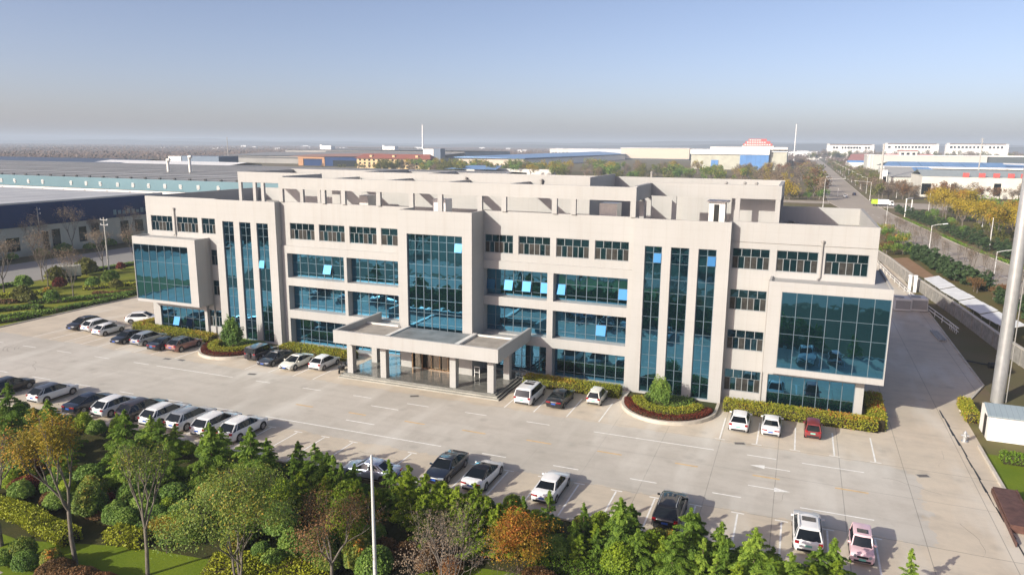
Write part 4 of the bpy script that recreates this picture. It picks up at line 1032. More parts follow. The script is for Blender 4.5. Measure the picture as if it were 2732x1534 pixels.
hedge('hedge', [(10.6, -0.95), (24.55, -1.15), (24.75, 7.5)], 1.5, 1.15, 'photinia', 'long clipped green hedge with reddish tips wrapping the building\'s right corner', 95, 0.095, HG, redtop=0.25)
hedge('hedge', [(-11.0, -1.25), (-0.3, -1.35)], 1.7, 1.05, 'photinia', 'clipped green hedge with orange tips behind the white minivan and black sedan', 95, 0.095, HG, redtop=0.25)
hedge('hedge', [(-70.2, 5.0), (-70.6, -0.9), (-57.0, -1.5), (-55.8, -1.7)], 1.6, 1.0, 'photinia', 'long clipped yellow-green hedge below the left hanging glass box', 80, 0.10, HG, redtop=0.2)
hedge('hedge', [(-44.6, -1.0), (-33.9, -1.3)], 2.1, 0.9, 'photinia', 'clipped green hedge between the left planter and the entrance canopy', 80, 0.10, HG)

# ------------------------------------------------------------------ foreground planting
cedars = [make_conifer(5.0, 2.75, 26000, 'cedar', 101 + i, 0.8, 0.088, 0.30) for i in range(4)]
spires = [make_conifer(4.0, 1.3, 10000, 'cedar', 121 + i, 0.9, 0.08, 0.26) for i in range(3)]
thujas = [make_conifer(4.2, 1.3, 15000, 'thuja', 141 + i, 0.55, 0.082, 0.05) for i in range(4)]
sh_dark = [make_shrub(1.15, 1.05, 1.9, 6460, 'shrub', 161 + i, 0.076, 0.28) for i in range(3)]
sh_mix = [make_shrub(1.1, 1.2, 2.3, 5700, 'autumngreen', 171 + i, 0.079, 0.2) for i in range(2)]
sh_ol = [make_shrub(1.1, 1.0, 2.4, 6460, 'thuja', 181 + i, 0.079, 0.34) for i in range(3)]
sh_rust = [make_shrub(1.2, 1.0, 1.3, 4940, 'rusty', 191 + i, 0.068, 0.16) for i in range(2)]
sh_red = [make_shrub(1.2, 1.0, 1.5, 4560, 'red', 201 + i, 0.065, 0.2) for i in range(1)]
ball = make_shrub(1.25, 1.2, 2.3, 5200, 'shrub', 211, 0.075, 0.05)

ORD = ['first', 'second', 'third', 'fourth', 'fifth', 'sixth', 'seventh', 'eighth', 'ninth', 'tenth', 'eleventh', 'twelfth', 'thirteenth', 'fourteenth', 'fifteenth', 'sixteenth']
CG = 'conifers screening the car park'
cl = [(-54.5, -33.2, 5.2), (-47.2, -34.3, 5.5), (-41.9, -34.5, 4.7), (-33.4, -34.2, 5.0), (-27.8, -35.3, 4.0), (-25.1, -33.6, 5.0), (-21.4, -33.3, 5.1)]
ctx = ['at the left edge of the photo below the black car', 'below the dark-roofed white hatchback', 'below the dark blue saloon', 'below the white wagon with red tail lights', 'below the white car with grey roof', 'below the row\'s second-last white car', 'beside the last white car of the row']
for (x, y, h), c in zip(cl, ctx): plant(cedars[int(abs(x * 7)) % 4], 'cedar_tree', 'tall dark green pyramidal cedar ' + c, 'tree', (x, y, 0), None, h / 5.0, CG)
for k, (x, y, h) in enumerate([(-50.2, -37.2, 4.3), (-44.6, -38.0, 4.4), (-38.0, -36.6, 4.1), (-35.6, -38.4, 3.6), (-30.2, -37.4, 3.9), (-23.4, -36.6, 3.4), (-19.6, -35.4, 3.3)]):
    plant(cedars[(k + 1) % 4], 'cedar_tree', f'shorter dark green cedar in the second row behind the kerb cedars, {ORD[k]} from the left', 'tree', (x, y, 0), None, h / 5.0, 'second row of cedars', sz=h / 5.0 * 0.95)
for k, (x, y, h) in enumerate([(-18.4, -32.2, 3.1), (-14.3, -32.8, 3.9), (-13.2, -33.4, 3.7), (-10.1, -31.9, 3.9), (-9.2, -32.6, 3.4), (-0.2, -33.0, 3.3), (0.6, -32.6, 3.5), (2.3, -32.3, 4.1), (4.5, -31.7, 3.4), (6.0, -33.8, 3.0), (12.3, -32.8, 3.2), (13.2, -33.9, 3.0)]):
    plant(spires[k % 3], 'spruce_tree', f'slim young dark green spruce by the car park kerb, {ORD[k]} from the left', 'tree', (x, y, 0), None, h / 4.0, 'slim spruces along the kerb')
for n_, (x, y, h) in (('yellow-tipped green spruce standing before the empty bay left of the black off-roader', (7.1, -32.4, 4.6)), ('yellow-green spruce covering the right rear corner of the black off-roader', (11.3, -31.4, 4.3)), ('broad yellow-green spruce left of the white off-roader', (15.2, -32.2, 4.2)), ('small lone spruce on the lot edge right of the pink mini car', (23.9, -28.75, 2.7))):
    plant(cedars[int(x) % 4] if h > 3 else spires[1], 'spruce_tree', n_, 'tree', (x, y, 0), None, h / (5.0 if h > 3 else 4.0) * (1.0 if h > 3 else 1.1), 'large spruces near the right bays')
for k, (x, y, h) in enumerate([(-8.2, -32.4, 4.0), (-7.4, -34.2, 4.5), (-6.2, -33.6, 4.3), (-5.2, -35.8, 4.0), (-4.4, -34.2, 4.2), (-3.3, -34.5, 4.3), (-2.1, -34.3, 4.3), (-1.9, -35.7, 3.9), (-1.1, -34.8, 4.1), (-0.3, -34.8, 3.9), (0.9, -34.3, 3.6), (-3.0, -32.4, 3.7)]):
    plant(thujas[k % 4], 'thuja_tree', f'bright yellow-green thuja in the dense clump right of the lamp post, {ORD[k]} from the left', 'tree', (x, y, 0), None, h / 4.2, 'bright thuja clump')
for k, (x, y, h) in enumerate([(-16.6, -36.0, 3.3), (-15.5, -35.0, 3.4), (-13.7, -34.6, 3.2), (-12.2, -34.2, 3.2), (-11.2, -34.4, 3.3), (-12.3, -36.8, 3.1), (-10.7, -36.6, 3.2), (-9.4, -35.0, 3.3), (-17.8, -36.8, 2.9), (-9.2, -37.8, 2.7)]):
    plant(thujas[(k + 2) % 4] if k % 3 else sh_ol[k % 3], 'thuja_tree', f'mid green bushy thuja between the last cedar and the lamp post, {ORD[k]} from the left', 'tree', (x, y, 0), None, h / 4.2 if k % 3 else h / 2.6, 'bushy thujas left of the lamp post', sz=(h / 4.2 if k % 3 else h / 2.6))
plant(ball, 'round_bush', 'dark green ball-clipped bush left of the brown tree', 'bush', (-14.4, -38.6, 0.55), 0, 1.0, None, ('stem', 'crown'))
BK = 'shrubs filling the planting bed'
def shr(kind, x, y, s, label, nm='shrub', grp=BK): plant(kind, nm, label, 'shrub', (x, y, -0.02), None, s, grp, ('stem', 'crown'))
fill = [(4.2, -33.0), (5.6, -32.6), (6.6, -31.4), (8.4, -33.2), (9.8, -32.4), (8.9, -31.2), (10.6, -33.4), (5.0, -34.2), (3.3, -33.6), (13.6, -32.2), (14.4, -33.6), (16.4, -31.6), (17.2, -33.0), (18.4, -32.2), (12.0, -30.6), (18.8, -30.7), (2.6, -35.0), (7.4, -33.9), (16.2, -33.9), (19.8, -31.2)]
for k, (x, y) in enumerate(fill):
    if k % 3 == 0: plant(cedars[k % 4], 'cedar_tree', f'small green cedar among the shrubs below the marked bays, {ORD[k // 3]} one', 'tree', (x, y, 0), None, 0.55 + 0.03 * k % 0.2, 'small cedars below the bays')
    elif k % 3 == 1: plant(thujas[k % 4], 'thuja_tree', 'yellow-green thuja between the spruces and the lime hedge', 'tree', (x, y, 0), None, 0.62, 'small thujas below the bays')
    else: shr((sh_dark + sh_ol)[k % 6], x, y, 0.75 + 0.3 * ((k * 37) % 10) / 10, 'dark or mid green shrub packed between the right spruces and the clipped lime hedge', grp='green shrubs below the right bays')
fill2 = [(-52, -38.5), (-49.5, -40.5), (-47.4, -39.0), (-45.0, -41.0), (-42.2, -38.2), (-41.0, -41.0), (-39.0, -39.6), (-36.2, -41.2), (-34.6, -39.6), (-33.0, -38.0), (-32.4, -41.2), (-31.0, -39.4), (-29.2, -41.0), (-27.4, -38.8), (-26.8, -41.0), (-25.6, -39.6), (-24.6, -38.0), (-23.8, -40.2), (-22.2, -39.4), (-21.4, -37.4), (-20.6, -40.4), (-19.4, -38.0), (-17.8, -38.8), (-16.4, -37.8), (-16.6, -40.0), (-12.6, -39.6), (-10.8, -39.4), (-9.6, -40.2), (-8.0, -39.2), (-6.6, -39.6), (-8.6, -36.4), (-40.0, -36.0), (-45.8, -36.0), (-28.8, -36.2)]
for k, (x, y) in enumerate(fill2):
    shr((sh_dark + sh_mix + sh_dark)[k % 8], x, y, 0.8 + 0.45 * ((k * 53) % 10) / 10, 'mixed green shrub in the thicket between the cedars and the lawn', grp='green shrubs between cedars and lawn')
g5 = random.Random(12)
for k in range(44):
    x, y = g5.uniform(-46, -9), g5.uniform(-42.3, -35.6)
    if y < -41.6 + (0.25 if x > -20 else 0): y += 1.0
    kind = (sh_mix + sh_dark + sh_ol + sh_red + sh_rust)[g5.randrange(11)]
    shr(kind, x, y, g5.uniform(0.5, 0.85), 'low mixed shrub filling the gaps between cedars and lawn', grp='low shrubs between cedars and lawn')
for k, (x, y, s) in enumerate([(-29.0, -40.0, 0.9), (-36.9, -40.4, 1.0), (-39.2, -38.6, 1.1)]): shr(sh_red[0], x, y, s, ['dark red shrub between the yellow-topped tree and the thin tree', 'dark red-brown shrub left of the yellow-topped tree', 'tall dark red shrub behind the golden hedge at far left'][k], 'red_shrub', 'dark red shrubs')
for k, (x, y, s) in enumerate([(-23.6, -47.4, 0.95), (-22.3, -47.2, 1.0), (-24.7, -47.0, 0.9), (-21.0, -46.8, 0.8)]): shr(sh_rust[k % 2], x, y, s, f'low rust-brown shrub at the foot of the yellow-topped tree, {ORD[k]} in the clump', 'rust_shrub', 'rust shrubs by the lawn')
for k, (x, y, s) in enumerate([(-7.4, -36.9, 0.8), (-5.6, -36.9, 0.9), (-4.6, -36.0, 0.75), (-6.4, -38.3, 0.8), (-4.0, -37.4, 0.85), (-2.4, -37.4, 0.8)]): shr(sh_rust[k % 2], x, y, s, f'rounded rust-orange shrub right of the lamp post, {ORD[k]} from the left of its clump', 'rust_shrub', 'rust shrubs right of the lamp post')
for k, (x, y, s) in enumerate([(-28.3, -46.5, 0.72), (-25.7, -46.5, 0.62), (-28.8, -47.4, 0.62), (-27.0, -47.3, 0.72)]): shr((sh_mix + sh_dark)[k], x, y, s, ['rounded green shrub with bronze top left of the yellow-topped tree', 'small round bronze-green shrub touching the yellow-topped tree', 'low green shrub by the footpath corner', 'low dark green shrub between the two bronze shrubs'][k], 'round_shrub', 'round shrubs on the lawn corner')
hedge('golden_hedge', [(-39.5, -42.9), (-33.0, -43.0), (-30.6, -43.6), (-27.4, -43.9)], 1.35, 0.85, 'golden', 'bright golden-yellow clipped hedge curving along the left lawn', 120, 0.10, 'golden hedges')
hedge('golden_hedge', [(-25.4, -42.5), (-22.6, -42.3)], 1.3, 0.85, 'golden', 'short golden-yellow hedge between the two thin lawn trees', 120, 0.10, 'golden hedges')
hedge('golden_hedge', [(-16.4, -43.0), (-13.0, -41.4), (-9.0, -40.9)], 2.4, 0.7, 'golden', 'wide yellow-green clipped hedge at the bottom edge left of the lamp post', 110, 0.10, 'golden hedges')
hedge('lime_hedge', [(2.9, -34.9), (9.8, -34.75), (14, -34.9)], 1.5, 0.95, 'lime', 'straight bright green box-clipped hedge at the bottom centre of the photo', 130, 0.085)
hedge('green_hedge', [(-24.0, -40.9), (-21.0, -41.2)], 1.6, 1.0, 'shrub', 'dark green loose hedge behind the thin tree on the lawn', 90, 0.1)

kr = random.Random(5)
for k in range(46):
    x = -53 + k * 1.62 + kr.uniform(-0.5, 0.5); y = -30.0 + kr.uniform(-0.6, 0.5)
    if -17.5 < x < -10.5: y -= 1.6
    if x > 21: continue
    s_ = kr.uniform(0.55, 0.85)
    if kr.random() < 0.45: plant(cedars[k % 4], 'cedar_tree', f'small feathery cedar right behind the car park kerb, plant {k + 1} of the row', 'tree', (x, y - 0.4, 0), None, kr.uniform(0.45, 0.7), 'small cedars along the kerb')
    else: shr((sh_dark + sh_ol + sh_mix + sh_dark)[kr.randrange(11)], x, y, s_, f'low leafy shrub right behind the car park kerb, {k + 1}th along the row' if k > 2 else f'low leafy shrub right behind the car park kerb, {ORD[k]} along the row', grp='shrub row along the kerb')
# deciduous trees of the bed
t = make_broadleaf(8.6, 3.9, 301, 'autumn', 8000, 'bark_grey', 5, 0.15, 0.060, 0.25, 0.34, 0.34)
plant(t, 'maple_tree', 'tall thin tree with yellow and orange leaves and a grey trunk on the lawn', 'tree', (-24.8, -45.6, 0), 0.3, 1.0, 'autumn trees on the lawn')
t = make_broadleaf(7.2, 3.2, 305, 'autumngreen', 3200, 'bark_grey', 5, 0.13, 0.055, 0.27, 0.32, 0.30, keep=0.5)
plant(t, 'maple_tree', 'thin half-bare tree with sparse leaves and a grey trunk on the lawn', 'tree', (-19.7, -44.7, 0), 1.1, 1.0, 'autumn trees on the lawn')
t = make_broadleaf(7.2, 3.4, 307, 'autumngreen', 3000, 'bark_grey', 5, 0.16, 0.06, 0.5, 0.15, 0.42)
plant(t, 'maple_tree', 'grey-trunked tree at the very left edge of the photo', 'tree', (-31.4, -45.9, 0), 2.0, 1.0, 'autumn trees on the lawn')
t = make_broadleaf(6.2, 1.7, 309, 'autumngreen', 19000, 'bark_grey', 5, 0.16, 0.064, 0.5, 0.13, 0.42, stems=3)
plant(t, 'maple_tree', 'wide multi-stemmed tree with green and orange leaves left of the brown half-bare tree', 'tree', (-13.6, -43.6, 0), 0.0, 1.0, 'autumn trees on the lawn')
t = make_broadleaf(5.0, 1.5, 311, 'rusty', 5500, 'bark_grey', 5, 0.12, 0.056, 0.6, 0.12, 0.32, keep=0.6)
plant(t, 'maple_tree', 'brown-leaved half-bare tree left of the lamp post', 'tree', (-8.4, -41.4, 0), 0.6, 1.0, 'autumn trees on the lawn')
t = make_broadleaf(5.0, 1.0, 313, 'dry', 2500, 'bark_grey', 5, 0.13, 0.05, 0.62, 0.10, 0.30, stems=3)
plant(t, 'bare_tree', 'spreading nearly bare tree with pale branches right of the lamp post', 'tree', (-0.9, -41.0, 0), 0.2, 1.0, 'autumn trees on the lawn')
t = make_broadleaf(3.4, 0.3, 315, 'autumn', 9000, 'bark_brown', 4, 0.09, 0.06, 0.45, 0.16, 0.30, stems=3)
plant(t, 'orange_bush', 'tall orange-brown bush left of the lime hedge', 'shrub', (1.6, -36.2, 0), 0.2, 1.0)
shr(sh_rust[0], 3.4, -36.9, 1.1, 'orange-brown low bush beside the tall orange bush', 'rust_shrub', None)
t = make_broadleaf(2.5, 1.2, 317, 'autumn', 1600, 'bark_brown', 3, 0.04, 0.05, 0.5, 0.14, 0.20)
plant(t, 'sapling', 'small yellow-orange sapling on the lawn beside the thin half-bare tree', 'tree', (-20.6, -42.4, 0), 0.2, 1.0)

# ------------------------------------------------------------------ garden and street trees on the left
GH = 'clipped hedge strips of the left garden'
gh = [([(-104, -8), (-99.5, -1.0), (-97.4, 2.1), (-95.2, 2.5)], 'shrub', 'winding dark green hedge left of the garden centre'), ([(-100.4, 4.2), (-96.6, 8.6), (-94.3, 11.6), (-91.2, 16)], 'shrub', 'dark green hedge running behind the trunk of the bare garden tree'),
      ([(-94.2, -5), (-93.3, -1.6), (-90.9, 1.6)], 'shrub', 'dark curved hedge nearest the lot\'s left kerb'), ([(-91.6, 2.4), (-90.6, 8.0), (-90.3, 14)], 'shrub', 'dark hedge along the kerb in front of the hanging glass box'),
      ([(-97.0, -12), (-92.2, -5.8), (-90.4, -1.0)], 'lime', 'bright lime hedge along the lot\'s left kerb'), ([(-98.4, 5.8), (-93, 13.8), (-91.5, 20)], 'lime', 'bright lime hedge strip in the middle of the left garden'),
      ([(-108.5, 1), (-104.3, 3.3), (-102, 6)], 'rusty', 'red-orange low hedge at the left end of the garden'), ([(-97.4, 13.8), (-94.4, 14.4), (-92.6, 18.0)], 'rusty', 'red-orange low hedge beside the hanging glass box'),
      ([(-113, 2), (-108.6, 7.5), (-105.7, 12)], 'golden', 'golden-yellow strip hedge near the street at left'), ([(-103, 16), (-99, 22), (-95, 28)], 'golden', 'golden-yellow strip hedge far back in the garden'),
      ([(-118.3, -10), (-118.3, 16)], 'shrub', 'dark low hedge along the pavement at far left'), ([(-118.3, 24), (-118.3, 45)], 'shrub', 'dark low hedge along the pavement by the lamp')]
for pts, kd, lb in gh: hedge('garden_hedge', pts, 1.3, 0.6, kd, lb, 34, 0.16, GH, soft=0.06)
gball = [make_shrub(1.2, 1.2, 2.0, 900, k, 231 + i, 0.20, 0.07) for i, k in enumerate(('shrub', 'olive', 'autumngreen', 'red'))]
for k, (x, y, kd, s, lb) in enumerate([(-113.7, 12.6, 0, 1.25, 'round dark green shrub near the pavement at far left'), (-101.0, 4.6, 1, 1.0, 'olive-green round shrub beside the dark dome shrub'), (-98.9, 7.0, 0, 1.0, 'dark green dome-clipped shrub in the garden middle'), (-103.2, 18.1, 0, 1.05, 'dark green round shrub right of the bare garden tree'), (-104.0, 22.4, 0, 1.3, 'large dark green dome shrub near the lamp'), (-114.0, 19.0, 1, 1.5, 'pale olive shrub in front of the parked grey truck'), (-115.6, 26.6, 1, 1.7, 'pale olive bush behind the parked grey truck'), (-102.9, 9.2, 2, 0.9, 'small bronze round shrub in the garden'), (-103.4, 5.2, 1, 1.3, 'leafy olive garden shrub with upright habit'), (-108.2, 15.4, 3, 1.0, 'dark red shrub in front of the grey truck'), (-98.2, 18.8, 1, 0.95, 'olive dome shrub left of the hanging glass box'), (-115.0, 34, 3, 0.8, 'small dark red shrub near the lamp by the pavement')]):
    plant(gball[kd], 'garden_shrub', lb, 'shrub', (x, y, 0), None, s, 'round shrubs of the left garden', ('stem', 'crown'))
bares = [make_broadleaf(8.5, 2.6, 331 + i, 'dry', 1300, 'bark_grey', 5, 0.13, 0.10, 0.45, 0.2, 0.45) for i in range(3)]
for k, (x, y, s, lb) in enumerate([(-96.6, 9.2, 0.85, 'bare grey tree standing inside the clipped garden'), (-112.5, 8.2, 1.0, 'bare brown street tree at the left photo edge'), (-109.8, 14.3, 0.8, 'bare thin tree left of the grey truck'), (-117.4, 18.7, 0.95, 'bare twiggy street tree behind the left utility pole'), (-115.2, 30.1, 0.95, 'bare street tree with V-shaped stems beside the tall lamp pole'), (-115.5, 37.8, 0.9, 'bare brown street tree touching the hanging glass box'), (-117.6, -2.0, 0.95, 'bare street tree just inside the left photo edge')]):
    plant(bares[k % 3], 'bare_tree', lb, 'tree', (x, y, 0), None, s, 'bare trees of the left street')
for k in range(9):
    plant(bares[(k + 1) % 3], 'bare_tree', 'bare dark tree in front of the navy factory wall', 'tree', (-145.5, 2 + k * 8.5 + (k % 3), 0), None, 0.85 + 0.1 * (k % 3), 'bare trees along the navy factory')
shr_far = make_shrub(1.6, 1.4, 1.6, 500, 'shrub', 251, 0.28, 0.15)
for k in range(14): plant(shr_far, 'verge_bush', 'low dark bush at the foot of the navy factory wall', 'shrub', (-147.5 + (k % 2), -4 + k * 6.2, 0), None, 1.0 + 0.2 * (k % 3), 'bushes along the navy factory', ('stem', 'crown'))
# ------------------------------------------------------------------ cars
N_, S_ = 0.0, math.pi      # nose towards the building / nose towards the camera
BR = -25.0                 # mid of the lower bay row
cars = [
 ('dark grey off-roader with its nose to the camera, leftmost of the upper left row', 'suv', 'black', -78.3, -3.1, S_, {}),
 ('white estate between the dark leftmost car and the small white hatchback', 'suv', 'white', -75.6, -2.9, N_, {}),
 ('white hatchback with tail to the camera before the gap in the upper left row', 'hatch', 'white', -72.45, -3.95, N_, {}),
 ('white off-roader parked sideways at the building\'s left corner', 'suv', 'white', -73.3, 2.6, rad(-60), {}),
 ('black saloon facing the camera left of the silver car', 'sedan', 'black', -66.6, -5.65, S_, {}),
 ('silver off-roader between two black saloons in the upper left row', 'suv', 'silver', -63.35, -5.35, N_, {}),
 ('dark saloon with tail to the camera left of the rose-coloured car', 'sedan', 'navyblack', -59.6, -6.0, N_, {}),
 ('rose-brown off-roader with grey roof beside the left planter', 'suv', 'rose', -56.9, -5.55, N_, {'roof': 'grey', 'rails': True}),
 ('dark boxy off-roader with white roof edge right of the left planter', 'jeep', 'jeep', -44.9, -5.0, N_, {'spare': True}),
 ('dark blue-black saloon facing the camera left of the cream saloon', 'fast', 'navyblack', -42.1, -5.75, S_, {}),
 ('cream-white saloon facing the camera two spaces left of the entrance', 'fast', 'cream', -38.7, -6.0, S_, {}),
 ('white hatchback with black rear window next to the entrance steps\' left end', 'hatch', 'white', -35.45, -5.0, N_, {'plate': 'plate_green'}),
 ('white minivan with two black roof windows right of the entrance', 'mpv', 'white', -8.85, -5.75, N_, {'sunroof': True, 'plate': 'plate_green'}),
 ('black saloon with tail to the camera between the white minivan and small cream car', 'sedan', 'black', -5.55, -5.55, N_, {'plate': 'plate_blue'}),
 ('small cream city car left of the right planter', 'small', 'cream', -2.1, -3.75, N_, {'plate': 'plate_green'}),
 ('white hatchback right next to the right planter', 'hatch', 'white', 12.35, -5.0, N_, {'plate': 'plate_green'}),
 ('white saloon with red tail lights before the right hedge', 'sedan', 'white', 15.2, -4.75, N_, {'scale': 0.95}),
 ('small dark red boxy car in front of the right hedge', 'boxy', 'wine', 18.82, -4.55, N_, {'plate': 'plate_green', 'scale': 0.95}),
 ('black car half cut by the left photo edge in the lower row', 'suv', 'black', -61.0, BR - 0.4, N_, {}),
 ('white hatchback with dark roof, first white car of the lower left row', 'suv', 'white', -54.9, BR + 0.05, N_, {'roof': 'grey'}),
 ('dark blue sloping-back saloon in the lower left row', 'fast', 'navyblack', -48.9, BR - 0.4, N_, {'scale': 1.04}),
 ('white off-roader right of the dark blue saloon in the lower left row', 'suv', 'white', -45.6, BR - 0.15, N_, {'plate': 'plate_green'}),
 ('black off-roader between two white cars in the lower left row', 'bigsuv', 'brown', -42.4, BR + 0.1, N_, {}),
 ('white estate with big red tail lights in the lower left row', 'bigsuv', 'white', -39.25, BR + 0.0, N_, {'rails': True}),
 ('white off-roader with grey roof panel in the lower left row', 'bigsuv', 'white', -36.2, BR + 0.15, N_, {'roof': 'silver', 'rails': True}),
 ('white boxy off-roader, second from the right end of the lower left row', 'bigsuv', 'white', -33.0, BR + 0.05, N_, {}),
 ('white off-roader at the right end of the lower left row, whole side visible', 'suv', 'white', -29.95, BR + 0.1, N_, {'scale': 1.05}),
 ('silver-blue saloon almost hidden behind the green bushes', 'sedan', 'blue', -14.3, -27.75, rad(92), {}),
 ('black saloon facing the camera in the lower row centre', 'sedan', 'navyblack', -9.0, BR + 0.15, S_, {'scale': 1.03}),
 ('white saloon with black roof right of the black saloon', 'fast', 'white', -5.75, BR + 0.05, N_, {'roof': 'black'}),
 ('all-white saloon half hidden by spruces in the lower row', 'sedan', 'white', -0.05, BR + 0.25, N_, {}),
 ('big black off-roader with glossy panoramic roof in the lower right row', 'bigsuv', 'black', 9.1, BR + 0.0, N_, {'roof': 'black', 'rails': True}),
 ('white off-roader with roof rails in the lower right row', 'bigsuv', 'white', 18.3, BR + 0.65, rad(1.5), {'rails': True, 'sunroof': True, 'plate': 'plate_green', 'scale': 0.97}),
 ('small pink boxy car facing the camera at the right end', 'boxy', 'pink', 21.6, BR - 0.15, S_ + rad(-1), {'plate': 'plate_green', 'sunroof': True, 'scale': 0.95}),
]
for c in cars: car(c[0], c[1], c[2], c[3], c[4], c[5], **c[6])
for k, (x, y, rz, col, lb) in enumerate([(38.2, 352, S_, 'white', 'white car driving on the right road nearest the junction'), (43.6, 372, N_, 'black', 'black car driving away beside the white car on the road'), (36.0, 620, S_, 'white', 'white car far along the right road'), (43.0, 980, N_, 'black', 'tiny dark car near the far end of the right road')]):
    car(lb, 'suv', col, x, y, rz, group='cars on the public road', name='driving_car')

def truck(label, x, y, rz, cabcol, boxmat, L=8.0, s=1.0):
    t = thing('truck', label, 'truck', (x, y, 0.01), rz, 'trucks'); t.scale = (s,) * 3
    b = MB(); b.box(-1.2, 1.2, -L / 2, L / 2 - 2.1, 1.0, 3.1); b.box(-1.22, 1.22, -L / 2 + 0.2, -L / 2 + 0.3, 1.0, 3.13); link('cargo_box', b.mesh('cargo_box', boxmat), t)
    b = MB(); prof = [(L / 2 - 2.0, 0.6), (L / 2, 0.6), (L / 2 + 0.03, 1.4), (L / 2 - 0.25, 2.5), (L / 2 - 0.6, 2.65), (L / 2 - 2.0, 2.65)]
    loft(b, [[(-1.1, p[0], p[1]) for p in prof], [(1.1, p[0], p[1]) for p in prof]]); link('cab', fixn(b.mesh('cab', cabcol)), t)
    b = MB(); b.face([(-0.98, L / 2 + 0.035, 1.5), (0.98, L / 2 + 0.035, 1.5), (0.98, L / 2 - 0.20, 2.42), (-0.98, L / 2 - 0.20, 2.42)][::-1])
    link('windscreen', b.mesh('windscreen', M['carglass']), t)
    for sg in (-1, 1):
        b = MB(); b.face([(sg * 1.11, L / 2 - 1.3, 1.5), (sg * 1.11, L / 2 - 0.15, 1.5), (sg * 1.11, L / 2 - 0.35, 2.3), (sg * 1.11, L / 2 - 1.3, 2.3)][::sg]); link('window', b.mesh('window', M['carglass']), t)
    b = MB(); b.box(-0.5, 0.5, -L / 2 + 0.1, L / 2 - 0.2, 0.6, 1.0); link('chassis', b.mesh('chassis', M['trim']), t)
    wm = wheel_meshes(0.46)
    for yy in (L / 2 - 1.0, -L / 2 + 1.3, -L / 2 + 2.4):
        for sg in (-1, 1):
            o = link('wheel', wm[0], t); o.location = (sg * 1.0, yy, 0.46); o.rotation_euler = (0, 0, 0 if sg > 0 else math.pi); link('rim', wm[1], o)
    return t
M['acid'] = mat_plain('acid_green_panel', (0.42, 0.62, 0.03), 0.5)
tk = truck('white box truck with an acid-green tail panel crossing the road junction', 51.0, 296.0, rad(-84), PAINT['white'], M['white'], 9.0)
b = MB(); b.box(-1.22, 1.22, -4.56, -2.2, 1.05, 3.12); link('tail_panel', b.mesh('tail_panel', M['acid']), tk)
truck('grey truck with white cab parked on the pavement by the left garden', -114.6, 21.3, rad(145), PAINT['white'], M['greenwall'], 6.0, 0.9)

# scooters beside the podium
def scooter(label, x, y, rz, col):
    t = thing('motor_scooter', label, 'scooter', (x, y, 0.0), rz, 'scooters by the entrance steps')
    b = MB(); b.tube([(0, -0.55, 0.62), (0, -0.1, 0.62), (0, 0.12, 0.30), (0, 0.42, 0.30), (0, 0.55, 0.75), (0, 0.50, 1.02)], [0.13, 0.14, 0.12, 0.11, 0.10, 0.05], 8); b.tube([(-0.32, 0.46, 1.04), (0.32, 0.46, 1.04)], 0.025, 6); link('body', b.mesh('body', col, 40), t)
    b = MB(); b.box(-0.14, 0.14, -0.62, 0.0, 0.72, 0.82); link('seat', b.mesh('seat', M['trim']), t)
    for yy in (-0.55, 0.68):
        w_ = MB(); w_.cyl((-0.06, yy, 0.24), (0.06, yy, 0.24), 0.24, 0.24, 14); link('wheel', w_.mesh('wheel', M['tyre'], 40), t)
scooter('black motor scooter beside the front left column of the entrance canopy', -32.5, -6.0, rad(20), PAINT['black'])
scooter('dark motor scooter standing just behind the front scooter near the entrance', -32.9, -4.4, rad(10), PAINT['grey'])
# small things in front of the building
t = thing('sign_stand', 'white framed sign stand on the landing right of the entrance doors', 'sign stand', (-16.45, -2.6, 0.45))
b = MB()
for x in (-0.3, 0.3): b.box(x - 0.03, x + 0.03, -0.03, 0.03, 0, 1.25)
b.box(-0.27, 0.27, -0.03, 0.03, 1.19, 1.25); b.box(-0.27, 0.27, -0.03, 0.03, 0.55, 0.6); link('frame', b.mesh('frame', M['white']), t)
b = MB(); b.box(-0.27, 0.27, -0.01, 0.01, 0.62, 1.18); link('board', b.mesh('board', M['trim']), t)
t = thing('door_lantern', 'small dark red lantern on the wall left of the entrance doors', 'lantern', (-25.5, YT - 0.16, 3.2))
b = MB(); b.cyl((0, 0, -0.2), (0, 0, 0.2), 0.14, 0.14, 10); b.cyl((0, 0.0, 0.2), (0, 0.15, 0.3), 0.03, 0.03, 6); link('lamp_body', b.mesh('lamp_body', M['lightred'], 40), t)
t = thing('hydrant', 'grey fire hydrant beside the lot\'s right kerb near the white guard hut', 'hydrant', (31.75, -0.9, 0))
b = MB(); b.cyl((0, 0, 0), (0, 0, 0.12), 0.28, 0.28, 12); b.cyl((0, 0, 0.12), (0, 0, 0.85), 0.15, 0.14, 12); b.cyl((0, 0, 0.85), (0, 0, 1.05), 0.19, 0.06, 12); b.cyl((-0.32, 0, 0.62), (0.32, 0, 0.62), 0.08, 0.08, 8); b.cyl((0, -0.28, 0.55), (0, 0, 0.55), 0.09, 0.09, 8); link('body', b.mesh('body', M['steel'], 40), t)

